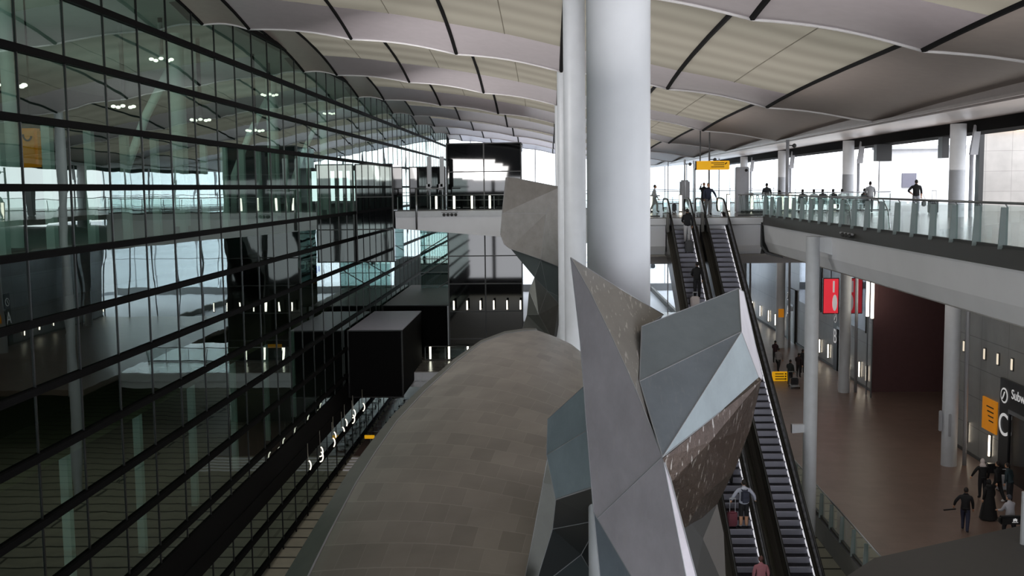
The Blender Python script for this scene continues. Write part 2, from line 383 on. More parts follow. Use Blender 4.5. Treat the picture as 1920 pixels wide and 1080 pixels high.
# green-tinted columns with raking struts, behind the glass
for k, (px, Yc) in enumerate(((27, 31), (338, 48.5), (513, 66), (609, 84))):
    X = PY(px, 300, Yc).x
    t = empty('raking_column', (X, Yc, 0), ['round column behind the curtain glass at the picture edge, beside yellow banner', 'thickest round column behind the curtain glass', 'round column with a bent raking strut behind the curtain glass', 'most distant round column behind the curtain glass'][k], 'column', 'columns behind the curtain glass')
    MB().cyl(X, Yc, 0, 8.9, .36 if k else .25, 20).build('shaft', GRN, t, smooth=True, auto=40)
    if k:
        MB().tube([(X-2.6, Yc-.3, 0), (X-2.5, Yc-.3, 2.6), (X-1.4, Yc-.3, 5.2), (X-.1, Yc-.1, 7.6)], .2, 12).build('strut', GRN, t, smooth=True)
# slender wall posts just inside the glass
b = 0
for i, y in enumerate(ys):
    if 22 < y < 120 and i % 1 == 0:
        MB().box((XW-.75, y-.13, 0), (XW-.5, y+.13, 3.6)).build('fin_post', GRN, label='slim pale post standing just behind the curtain glass', cat='post', group='slim posts behind the curtain glass')
for i, y in enumerate(ys):
    if 20 < y < 62 and i % 2 == 0:
        MB().box((XW-.75, y-.13, -11.2), (XW-.5, y+.13, -6.1)).build('fin_post', GRN, label='slim pale post on the lower storey behind the curtain glass', cat='post', group='slim posts on the lower storey')
# lamp clusters behind the glass
for (px, pv, Yc) in ((22, 160, 34), (232, 200, 44), (303, 112, 44), (376, 225, 50), (478, 245, 56), (505, 178, 60), (617, 213, 80)):
    p = PY(px, pv, Yc)
    t = empty('lamp_cluster', p, 'hanging cluster of round spot lamps behind the curtain glass', 'lamp', 'spot lamp clusters behind the curtain glass')
    MB().tube([p+Vector((0, 0, .2)), (p.x, p.y, 8.88)], .1, 8).build('stem', DGREY, t)
    for k in range(5):
        a = 2*PI*k/5
        MB().ball((p.x+.42*math.cos(a), p.y+.42*math.sin(a), p.z), (.11, .11, .07), 8).build('lamp', LED, t)
# yellow banner, dark partition with lettering, orange sign behind the glass
p0 = PY(-12, 241, 33); p1 = PY(71, 313, 33)
t = empty('hanging_sign', ((p0.x+p1.x)/2, 33, p1.z), 'large yellow hanging sign behind the glass at the picture edge', 'sign')
MB().rbox((p0.x, 33, p1.z), (p1.x, 33.5, p0.z), .08).build('panel', YELD, t)
for q in (.35, .8):
    MB().tube([(p0.x+(p1.x-p0.x)*q+.14*math.cos(a), 32.97, p0.z-.2+.2*math.sin(a)) for a in [PI+PI*.9*i/8 for i in range(9)]], .03, 6).build('arc_mark', INK, t)
    MB().tube([(p0.x+(p1.x-p0.x)*q, 33.25, p0.z-.02), (p0.x+(p1.x-p0.x)*q, 33.25, 8.9)], .03, 6).build('hanger', DGREY, t)
t = empty('partition', (-17, 80.2, -6), 'black partition lettered in grey capitals behind the glass wall', 'partition')
MB().box((-22, 80, -8.5), (XW-.3, 80.4, -2.2)).build('panel', BLACKM, t)
pc = PY(629, 499, 79.9)
text('lettering', 'UK ARRIVALS', (pc.x-.1, 79.95, pc.z), ROT_CAM, .95, mat('lit_grey_lettering', (120, 130, 124), .6, emit=.35), t)
pc = PY(599, 532, 79.9)
MB().box((pc.x-.5, 79.93, pc.z-.06), (pc.x+.4, 79.99, pc.z+.06)).build('orange_line', YELD, t)
pa = PY(473, 603, 58); pb = PY(503, 635, 58)
t = empty('wall_sign', (pa.x, 58, pb.z), 'small orange sign with black symbol behind the curtain glass', 'sign')
MB().box((pa.x, 58, pb.z), (pb.x, 58.1, pa.z)).build('panel', YELD, t)
text('symbol', 'E', ((pa.x+pb.x)/2, 57.97, (pa.z+pb.z)/2), ROT_CAM, .8, INK, t)
MB().box((pa.x+.2, 57.8, pb.z-.5), (pb.x+.8, 57.9, pb.z-.3)).build('lower_strip', YELD, t)
# black mirror boxes along the wall
def mirror_box(lab, x0, x1, y0, y1, z0, z1, nx=1, nz=2, topm=None, name='lift_lobby', cat='enclosure', cm=None):
    t = empty(name, ((x0+x1)/2, (y0+y1)/2, z0), lab, cat)
    MB().box((x0+.03, y0+.03, z0), (x1-.03, y1-.03, z1-.03)).build('casing', cm or BLKGL, t)
    f = MB()
    for k in range(nx+1):
        x = x0+(x1-x0)*k/nx; f.box((x-.05, y0-.02, z0), (x+.05, y0+.06, z1))
    for k in range(nz+1):
        z = z0+(z1-z0)*k/nz; f.box((x0-.04, y0-.03, z-.04), (x1+.04, y0+.05, z+.04))
    f.build('frame', BLACK, t)
    if topm: MB().box((x0, y0, z1-.03), (x1, y1, z1+.04)).build('roof_panel', topm, t)
    return t
LILAC = mat('pale_lilac_top', (190, 184, 200), .5)
TOPG = mat('grey_brown_top', (120, 114, 114), .6)
mirror_box('black glass lobby at the left end of the upper footbridge', -13.9, -11.25, 74.6, 80, -3.6, 3.4, 1, 3)
mirror_box('black glass stair enclosure between wall and lift tower', -11.0, -8.2, 82, 88, 0, 3.3, 2, 2, name='stair_enclosure')
mirror_box('tall black glass lift tower behind the upper footbridge', -8.05, -2.2, 82, 88.5, GND, 5.1, 2, 10, name='lift_tower', cat='tower')
mirror_box('matt black box with pale top jutting from the wall', -13.85, -10.15, 70, 81, -12.6, -8.0, 1, 1, LILAC, name='lobby_box', cat='enclosure', cm=BLACKM)
mirror_box('dark box with brown grey top behind the pale topped box', -13.85, -8.1, 85, 103, -12.6, -8.0, 1, 1, TOPG, name='lobby_box', cat='enclosure', cm=BLACKM)
MB().box((-8.45, 84.5, -12), (-8.12, 84.8, -8)).build('corner_post', STEEL, label='pale upright post at the corner beside the lift tower', cat='post')
for k, x in enumerate((-9.0, -8.05)):
    t = empty('lamp_post', (x, 78.4, 0), 'short white twin post with grey foot on the footbridge', 'post', 'white posts on the footbridge')
    MB().rbox((x-.16, 78.2, 1.7), (x+.16, 78.5, 4.0), .04).build('column', WHITE, t)
    MB().box((x-.25, 78.2, 1.5), (x+.05, 78.5, 1.95)).build('box', LGREY, t)
    MB().tube([(x, 78.35, 0), (x, 78.35, 1.6)], .06, 8).build('stem', STEEL, t)
MB().box((-12.5, 100, -8), (-7.6, 100.1, -.7)).build('window_2', glass('pale_green_glazing', (.5, .62, .6), refl=.8, ior=4, base=.15), kind='structure')
b = MB()
for k in range(6): b.box((-12.5, 99.9, -7.8+k*1.3), (-7.6, 99.98, -7.74+k*1.3))
for k in range(4): b.tube([(-12.5, 99.93, -9+k*2.2), (-7.6, 99.93, -6+k*2.2)], .05, 4)
b.build('trim_9', LGREY, kind='structure')
# row of bright globe lamps by the wall foot
for k in range(10):
    y = 53.5 + k*1.6 + .3*math.sin(k*2.3)
    p = Vector((-12.9 + .25*(k % 2), y, -12.9))
    t = empty('globe_lamp', p, 'bright chrome lamp head hanging in a row by the glass wall foot', 'lamp', 'chrome lamp heads by the wall foot')
    MB().tube([p + Vector((.16*math.sin(a), 0, .28*math.cos(a))) for a in [PI*.1+(.7+.3*math.sin(k))*PI*i/8 for i in range(9)]], .035, 6).build('arc', mat('soft_lamp', (255, 246, 228), .4, emit=1.3), t)
    MB().tube([p+Vector((0, 0, .28)), p+Vector((0, 0, 1.2))], .03, 6).build('rod', CHROME, t)
# ================================================================== ROOF
fab = bpy.data.materials.new('translucent_cream_ceiling'); fab.use_nodes = True
n = fab.node_tree.nodes; l = fab.node_tree.links; n.clear()
o_ = n.new('ShaderNodeOutputMaterial'); tl = n.new('ShaderNodeBsdfTranslucent'); df = n.new('ShaderNodeBsdfDiffuse'); mx = n.new('ShaderNodeMixShader')
tc = n.new('ShaderNodeTexCoord'); wv = n.new('ShaderNodeTexWave'); wv.bands_direction = 'Y'; wv.inputs['Scale'].default_value = .155; wv.inputs['Distortion'].default_value = .4; wv.inputs['Detail'].default_value = 1
l.new(tc.outputs['Object'], wv.inputs['Vector'])
cr = n.new('ShaderNodeValToRGB'); cr.color_ramp.elements[0].color = (.070, .064, .050, 1); cr.color_ramp.elements[1].color = (.100, .093, .073, 1)  # soft bands put shading by the struts above into the colour
l.new(wv.outputs['Fac'], cr.inputs[0]); l.new(cr.outputs[0], tl.inputs[0])
df.inputs[0].default_value = (.36, .335, .285, 1); mx.inputs[0].default_value = .5
l.new(tl.outputs[0], mx.inputs[1]); l.new(df.outputs[0], mx.inputs[2]); l.new(mx.outputs[0], o_.inputs[0])
GPAN = mat('shaded_lip_grey', (170, 162, 167), .42, .15)  # grey by each lip puts the shade on the fabric into the colour
DPAN = mat('dark_ceiling_metal', (152, 142, 136), .5, .1)
SOFF = mat('soffit_metal', (160, 151, 148), .35, .25)
LIPM = mat('pale_lip_trim', (222, 220, 222), .45)
roof = empty('ceiling', (0, 0, 8), kind='structure')
SEAMS = [-14, -12.1, -7.95, -3.7, .52, 4.78, 8.75, 13.2]
def lipbulge(X, a, c): return .13*math.sin(PI*(X-a)/(c-a))
for k in range(1, len(LIPS)):
    y0, y1 = LIPS[k-1], LIPS[k]
    for (a, c) in zip(SEAMS, SEAMS[1:]):
        cream = -12.5 < a < 8
        SS = [0, .25, .6, 1.2, 2, 3, 3.8, 5.5, 8, 11, 14, y1-y0]
        NX = 6; mbs = {}
        vid = lambda i, j: i*(NX+1)+j
        vs = []
        for s in SS:
            for j in range(NX+1):
                X = a+.05 + (c-a-.1)*j/NX
                vs.append((X, y1-s, zlip(X)+rise(X, s)+lipbulge(X, a, c)*math.exp(-s/4)))
        fs = [(vid(i, j), vid(i, j+1), vid(i+1, j+1), vid(i+1, j)) for i in range(len(SS)-1) for j in range(NX)]
        m_ = MB(); m_.add(vs, fs); m_.m = [1 if (cream and f[0]//(NX+1) >= 6) else 0 for f in fs]
        m_.build('ceiling_panel', [GPAN if cream else DPAN, fab], roof, smooth=True)
        # lip trim
        m_ = MB(); m_.tube([(X_, y1+.02, zlip(X_)+lipbulge(X_, a, c)-.02) for X_ in [a+(c-a)*j/8 for j in range(9)]], .045, 6)
        m_.build('lip_trim', LIPM, roof, smooth=True)
        # riser above the lip
        if k < len(LIPS)-1:
            m_ = MB(); vs = []
            for j in range(7):
                X_ = a+(c-a)*j/6; vs += [(X_, y1+.06, zlip(X_)+.02+lipbulge(X_, a, c)), (X_, y1+.06, zlip(X_)+rise(X_, 17)+.3)]
            m_.add(vs, [(2*j, 2*j+2, 2*j+3, 2*j+1) for j in range(6)]); m_.build('riser', BLACKM, roof)
    for (a, c) in zip(SEAMS[1:-2], SEAMS[2:-1]):
        X_ = (a+c)/2; m_ = MB(); m_.tube([(X_, y1-s, zlip(X_)+rise(X_, s)+lipbulge(X_, a, c)*math.exp(-s/4)-.004) for s in (3.8, 5.5, 8, 11, 14, y1-y0)], .016, 5); m_.build('fabric_seam', mat('fabric_seam', (110, 104, 92), .8), roof)
    for X_ in SEAMS[:-1]:
        m_ = MB(); P_ = [(X_, y1-s, zlip(X_)+rise(X_, s)+.02) for s in (0, 1, 2, 4, 7, 11, y1-y0)]
        m_.tube(P_, .085, 6); m_.build('seam', BLACKM, roof)
    m_ = MB(); vs = []
    for s in (0, .5, 1.5, 3, 6, 10, y1-y0):
        z = zlip(XW)+rise(XW, s); vs += [(XW+.0, y1-s, z), (XW+.0, y1-s, z+.9), ]
    m_.add(vs, [(2*j, 2*j+2, 2*j+3, 2*j+1) for j in range(6)]); m_.build('edge_board', BLACKM, roof)
    # black underside between the glass and the shell edge
    m_ = MB(); vs = []
    for s in (0, .5, 1.5, 3, 6, 10, y1-y0):
        z = zlip(XW)+rise(XW, s)+.06; vs += [(XW-.6, y1-s, z+.1), (XW+.35, y1-s, z)]
    m_.add(vs, [(2*j, 2*j+2, 2*j+3, 2*j+1) for j in range(6)]); m_.build('edge_board', BLACKM, roof)
# sloping soffit to the right edge of the roof
b = MB(); b.hexa([(12.9, 5, 4.0), (20.2, 5, 4.55), (20.2, YF, 4.55), (12.9, YF, 4.0), (12.9, 5, 4.1), (20.2, 5, 4.75), (20.2, YF, 4.75), (12.9, YF, 4.1)])
b.build('soffit', SOFF, roof)
for k in range(1, len(LIPS)):
    y0, y1 = LIPS[k-1], LIPS[k]; vs = []
    for q_ in (0, 1, 2.5, 5, 9, 13, y1-y0): vs += [(13.15, y1-q_, 3.95), (13.15, y1-q_, zlip(13.15)+rise(13.15, q_)+.05)]
    m_ = MB(); m_.add(vs, [(2*j, 2*j+2, 2*j+3, 2*j+1) for j in range(6)]); m_.build('side_board', SOFF, roof)
b = MB(); b.box((20.0, 5, 3.98), (21.6, YF, 4.9)); b.build('edge_beam', BLACKM, roof)
b = MB(); b.box((20.5, 5, 4.7), (22.5, YF, 4.9)); b.build('outer_soffit', DPAN, roof)
# opaque strip roof over the interior edge
# ================================================================== FAR END AND RIGHT SIDE
b = MB(); b.box((XW, YF-.4, GND), (34, YF-.2, ARR)); b.box((XW, YF-.4, ARR), (-6, YF-.2, -8)); b.build('wall_end_low', mat('end_wall_grey', (120, 122, 124), .6), kind='structure')
b = MB(); b.box((XW, YF, GND), (34, YF+.04, 9)); b.build('window_1', GFAR, kind='structure')
b = MB()
for k in range(17): b.box((XW+k*3, YF-.1, GND), (XW+k*3+.12, YF+.1, 9))
for z in (-13, -8, -4, -.4, 1.0): b.box((XW, YF-.1, z), (34, YF+.1, z+.1))
b.build('trim_10', LGREY, kind='structure')
b = MB(); b.box((-200, YF+.5, -13.5), (200, 900, -13)); b.box((34.5, 3, -13.5), (200, YF+.5, -12.6)); b.box((-5, 113, -13.5), (40, YF+.5, -13)); b.build('ground', mat('airfield_concrete', (190, 192, 198), .8, noise=.12, scale=.08), kind='structure')
# airfield things seen small through the far glazing
for k, (x, y, s, m_) in enumerate(((12, 170, 3, (60, 80, 160)), (17, 185, 4, (225, 228, 232)), (24, 178, 3, (30, 40, 60)), (8, 200, 5, (235, 235, 238)))):
    t = empty('service_van', (x, y, -13), ['blue', 'white', 'dark', 'distant white'][k]+' service van parked on the airfield beyond the far glazing', 'van')
    MB().rbox((x-s/2, y, -12.5), (x+s/2, y+2, -12.5+s*.6), .3).build('body', mat('van_%d' % k, m_, .4), t)
    for dx in (-.32, .32): MB().tube([(x+dx*s, y-.1, -12.6), (x+dx*s, y+2.1, -12.6)], .4, 12).build('wheel', RUBBER, t)
# arrivals right wall
XR = 21.0
wallp = tiled('grey_wall_panels', (132, 132, 130), .3, 3.0, 1.5, mortar=.45, msize=.02, axis='YZ', var=.03, bump=.1, offset=0)
b = MB(); b.box((XR, 20, ARR), (XR+.3, 55.5, -2.05)); b.box((XR, 68, ARR), (XR+.3, 112, -2.05)); b.build('wall_right', wallp, kind='structure')
mar = mat('maroon_panels', (104, 78, 80), .22)
b = MB(); b.box((XR+.3, 68, ARR), (27, 68.3, -2.05)); b.box((XR-.04, 67.96, ARR), (XR+.3, 68.0, -2.05)); b.build('wall_recess', mar, kind='structure')
MB().box((26.8, 55, ARR), (27, 68, -2.05)).build('wall_recess_side', mat('dark_recess', (66, 58, 54), .5), kind='structure')
MB().box((XR+.3, 55.2, ARR), (27, 55.5, -2.05)).build('wall_recess_near', mar, kind='structure')
b = MB(); b.box((XR-.06, 20, ARR), (XR, 55.5, ARR+.15)); b.box((XR-.06, 68, ARR), (XR, 112, ARR+.15)); b.build('baseboard_right', DGREY, kind='structure')
MB().box((4.5, 112, ARR), (XR, 112.04, 7)).build('window_5', GFAR, kind='structure')
b = MB()
for k in range(7): b.box((4.5+k*2.7, 111.9, ARR), (4.6+k*2.7, 112.1, 5))
b.build('trim_15', LGREY, kind='structure')
# bar shelf in the recess
t = empty('shelf_unit', (24.6, 66, ARR), 'dim lit shelving inside the dark maroon recess', 'shelf')
MB().box((25.2, 62, ARR+1), (26.6, 66.5, ARR+1.9)).build('counter', mat('counter_wood', (140, 105, 80), .4), t)
for z in (4.6, 5.6, 6.6): MB().box((26.2, 60, ARR+z), (26.75, 67, ARR+z+.06)).build('shelf', mat('shelf_brass', (120, 105, 50), .4), t)
# wall windows reflecting / showing bright outside
for k, (ya, yb) in enumerate(((81, 88), (69.5, 73))):
    MB().box((XR-.03, ya, -8.2), (XR-.005, yb, -2.6)).build('window_%d' % (k+3), mat('mirror_glazing', (120, 122, 130), .04, .9), kind='structure')
    MB().box((XR-.07, ya-.12, -8.3), (XR, ya, -2.5)).build('trim_%d' % (k+11), BLACK, kind='structure')
# wall lights at skirting height along the arrivals wall
def walllight(y, z=ARR+.55, h=1.0, lab='low vertical tube light on the arrivals wall', grp='low tube lights on the arrivals wall', x=XR):
    t = empty('tube_light', (x-.05, y, z), lab, 'light', grp)
    MB().box((x-.09, y-.06, z), (x-.05, y+.06, z+h)).build('tube', mat('bright_wall_tube', (255, 240, 215), .4, emit=7.0) if h > .8 else mat('reflection_glow', (255, 240, 215), .4, emit=.6), t); MB().box((x-.05, y-.1, z-.05), (x-.005, y+.1, z+h+.05)).build('backplate', DGREY, t)
for y in (49.6, 52.4, 69, 70.6, 73.5, 78.5, 81, 84, 91, 94, 97, 100, 104, 108, 112): walllight(y)
for y in (44.5, 46, 47.5, 49, 50.5, 53): walllight(y, ARR+5.1, .5, 'small glowing bar standing in for a lamp reflection high on the arrivals wall', 'glowing stand-ins for reflections on the arrivals wall')  # glowing bars added in place of lamp reflections on the wall
# ---- right columns (through both levels)
for k, Yc in enumerate((50, 68, 87, 104)):
    t = empty('round_column', (19.2, Yc, ARR), ['white round column standing nearest by the arrivals wall, with handles low on its shaft', 'white round column before the maroon recess edge', 'white round column behind the yellow floor sign', 'most distant round column on the right side'][k], 'column', 'columns along the right side')
    MB().cyl(19.2, Yc, ARR, 4.35, .36, 32).build('shaft', WHITE, t, smooth=True, auto=40)
    MB().tube([(19.95, Yc, ARR), (19.85, Yc, 3.2)], .1, 12).build('downpipe', LGREY, t, smooth=True)
    MB().hexa([(19.75, Yc-.1, 2.9), (20.1, Yc-.1, 2.9), (20.1, Yc+.1, 2.9), (19.75, Yc+.1, 2.9), (19.95, Yc-.1, 4.3), (20.2, Yc-.1, 4.0), (20.2, Yc+.1, 4.0), (19.95, Yc+.1, 4.3)]).build('bracket', LGREY, t)
    if k == 0:
        MB().rbox((18.66, Yc-.12, ARR+1.7), (18.8, Yc+.02, ARR+2.7), .03).build('wall_box', LGREY, t)
        MB().rbox((19.0, Yc-.42, ARR+1.5), (19.12, Yc-.34, ARR+2.6), .02).build('handle', LGREY, t)
    if k == 2:
        MB().box((18.95, Yc-.4, ARR+2.6), (19.4, Yc-.36, ARR+3.3)).build('small_sign', YELD, t)
# tall bright lamps beside column 2
for k, y in enumerate((66.2, 67.2)):
    t = empty('tall_lamp', (20.4, y, ARR), 'tall vertical white lamp on a pole beside the column', 'lamp', 'tall lamps beside the column')
    MB().box((20.3, y-.08, -6.9), (20.45, y+.08, -2.7)).build('tube', LED, t); MB().tube([(20.4, y, ARR), (20.4, y, -6.9)], .05, 8).build('pole', STEEL, t)
# red screen
pa = PY(1545, 523, 75); pb = PY(1571, 587, 75)
t = empty('advert_screen', ((pa.x+pb.x)/2, 75, pb.z), 'red advertising screen with white figure hanging over the arrivals floor', 'screen')
MB().box((pa.x-.06, 75, pb.z-.06), (pb.x+.06, 75.15, pa.z+.06)).build('housing', BLACK, t)
MB().box((pa.x, 74.97, pb.z), (pb.x, 75, pa.z)).build('display', REDS, t)
MB().ball((pb.x-.25, 74.95, pb.z+.75), (.18, .02, .6), 10).build('figure', WINK, t)
MB().box((pb.x-.4, 74.94, pb.z+1.5), (pb.x-.28, 74.96, pa.z-.15)).build('figure', WINK, t)
MB().tube([((pa.x+pb.x)/2, 75.08, pa.z), ((pa.x+pb.x)/2, 75.08, -2.05)], .05, 6).build('hanger', STEEL, t)
# ---- entrance portals
def portal(y0, y1, letter, caption, lab, h=4.6, circ=True):
    t = empty('portal_frame', (XR-.1, (y0+y1)/2, ARR), lab, 'doorway')
    MB().box((XR-.16, y0, ARR+3.3), (XR-.04, y1, ARR+h)).build('header', BLACK, t)
    MB().box((XR-.16, y1-1.0, ARR), (XR-.04, y1, ARR+3.3)).build('side_panel', BLACK, t)
    MB().box((XR-.16, y0, ARR), (XR-.04, y0+.5, ARR+3.3)).build('side_panel', BLACK, t)
    MB().box((XR-.1, y0+.5, ARR), (XR-.03, y1-1.0, ARR+3.3)).build('door_leaf', BLKGL, t)
    MB().box((XR-.2, y0+.5, ARR+3.12), (XR-.1, y1-1.0, ARR+3.3)).build('door_track', STEEL, t)
    c = Vector((XR-.18, y1-.52, ARR+h-.75))
    MB().tube([c, c+Vector((-.015, 0, 0))], .36, 20).build('round_icon', WINK, t)
    MB().tube([c+Vector((-.016, 0, 0)), c+Vector((-.025, 0, 0))], .28, 20).build('icon_ring', INK, t)
    MB().tube([c+Vector((-.027, .12, -.16)), c+Vector((-.027, 0, .0)), c+Vector((-.027, -.1, .18))], .04, 6).build('icon_mark', WINK, t)
    text('lettering', letter, (XR-.19, y1-.52, ARR+2.45), ROT_L, 1.5, WINK, t)
    if caption: text('lettering', caption, (XR-.19, y1-2.2, ARR+h-.55), ROT_L, .62, WINK, t)
    return t
portal(42, 48.4, 'C', 'Subway', 'black doorway marked C with Subway lettering and round symbol')
portal(74.2, 76.8, 'B', '', 'black doorway marked B between column and glazing')
portal(89, 92, 'A', '', 'black doorway marked A beyond the white columns')
t = empty('wall_sign', (XR-.1, 49.5, ARR+2), 'orange wall sign beside the black doorway marked C', 'sign')
MB().box((XR-.08, 48.9, ARR+1.75), (XR-.01, 50.5, ARR+3.3)).build('panel', YELD, t)
for k in range(4): MB().box((XR-.09, 49.2, ARR+2.9-k*.22), (XR-.08, 50.0-k*.1, ARR+2.96-k*.22)).build('text_line', INK, t)
# ---- slim white column by the deck edge with brackets
t = empty('slim_column', (10.35, 41.3, GND), 'slim white column standing between escalator and balcony fascia', 'column')
MB().cyl(10.35, 41.3, GND, -.42, .27, 28).build('shaft', WHITE, t, smooth=True, auto=40)
MB().hexa([(10.4, 41.2, -.95), (XE+.1, 41.0, -1.15), (XE+.1, 41.4, -1.15), (10.4, 41.4, -.95), (10.4, 41.2, -.45), (XE+.1, 41.0, -.45), (XE+.1, 41.4, -.45), (10.4, 41.4, -.45)]).build('bracket', WHITE, t)
pq = PY(1491, 800, 41.3)
MB().hexa([(pq.x-.15, 41.2, pq.z-.25), (10.3, 41.2, pq.z-.2), (10.3, 41.4, pq.z-.2), (pq.x-.15, 41.4, pq.z-.25), (pq.x-.15, 41.2, pq.z+.1), (10.3, 41.2, pq.z+.1), (10.3, 41.4, pq.z+.1), (pq.x-.15, 41.4, pq.z+.1)]).build('bracket', WHITE, t)
# camera cluster on the fascia
p = PZ(1600, 440, .0); p = PX(1590, 441, XE-.1)
t = empty('security_camera', p, 'cluster of small security cameras on the balcony edge', 'camera')
for k in range(3):
    MB().ball(p+Vector((-.05, k*.45-.4, 0)), .09, 8).build('dome', DGREY, t)
MB().tube([p+Vector((0, -.6, .05)), p+Vector((0, 1.0, .05))], .04, 6).build('arm', LGREY, t)
# ---- centre row of columns
for k, (Yc, Xc) in enumerate(((9.1, .60), (26.2, .64), (43.4, .62), (60.5, .62))):
    t = empty('round_column', (Xc, Yc, GND), ['widest white round column rising behind the pointed sculpture blade', 'white round column with two round bolt holes near its capital', 'slender white round column with bracket cap, overlapped by a thicker one', 'fourth white round column of the central row, mostly hidden', 'farthest white round column of the central row'][k], 'column', 'central row of white columns')
    top = roofz(Xc, Yc)-.12
    MB().cyl(Xc, Yc, GND, top, .275, 48).build('shaft', WHITE, t, smooth=True, auto=40)
    MB().cyl(Xc, Yc, top-.02, top+.1, .24, 32).build('collar', BLACK, t)
    MB().cyl(Xc, Yc, top-.1, top-.02, .3, 32).build('capital', LGREY, t)
    if k == 1:
        for z in (.3, .62): MB().tube([(Xc-.03, Yc-.27, top-z), (Xc-.03, Yc-.29, top-z)], .035, 12).build('bolt', INK, t)
# ---- end wall of the balcony with cove light, white building outside
b = MB(); b.box((23.6, 58, 0), (34, 58.3, 4.5)); b.build('wall_end', tiled('end_wall_panels', (172, 168, 164), .4, 1.4, 1.1, axis='XZ', var=.02, bump=.1, mortar=.6, offset=0), kind='structure')
MB().box((23.4, 57.9, 0), (23.65, 58.4, 4.6)).build('trim_13', BLACK, kind='structure')
MB().box((23.7, 57.8, 4.38), (30, 57.9, 4.45)).build('strip_light', COVE, label='warm cove light along the top of the end wall', cat='light')
b = MB(); b.box((23.7, 76, 0), (29.5, 76.3, 4.2)); wb = b.build('outer_kiosk', tiled('white_panels', (236, 238, 242), .5, 2, 1.4, axis='XZ', var=.01, bump=0, mortar=.85, offset=0), label='white panelled kiosk wall outside beyond the deck', cat='kiosk')
pa = PY(1692, 325, 75.9); pb = PY(1718, 351, 75.9)
MB().box((pa.x, 75.9, pb.z), (pb.x, 76, pa.z)).build('louvre', mat('louvre_grey', (120, 120, 135), .5), wb)
MB().box((23.3, 75.5, 4.0), (30, 76.6, 4.25)).build('roof', LGREY, wb)
for (a_, c_) in ((19.6, 20.4), (24.6, 25.0)):
    pass
for k, (px0, px1, v0, v1) in enumerate(((1644, 1672, 270, 302), (1767, 1779, 268, 296))):
    yy = (64, 54.5)[k]; a_ = PY(px0, v0, yy); c_ = PY(px1, v1, yy)
    MB().box((a_.x, yy, c_.z), (c_.x, yy+.6, 3.95)).build('speaker_box', BLACK, label=['wide', 'narrow'][k]+' black box fixed under the roof edge beam', cat='speaker')
# ---- floor edge ledge in the near lower right
q = [PZ(1480, 1150, -10.6), PZ(1640, 1046, -10.6), PZ(1930, 982, -10.6), PZ(2050, 1150, -10.6)]
b = MB(); b.prism([tuple(v) for v in q], (0, 0, -.6)); b.build('trim_14', mat('dark_ledge', (64, 64, 64), .6), kind='structure')
p = PZ(1920, 1020, -10.6)
MB().tube([p, p+Vector((0, 0, 1.8))], .13, 12).build('white_post', WHITE, label='white post rising from dark ledge at the picture edge', cat='post')
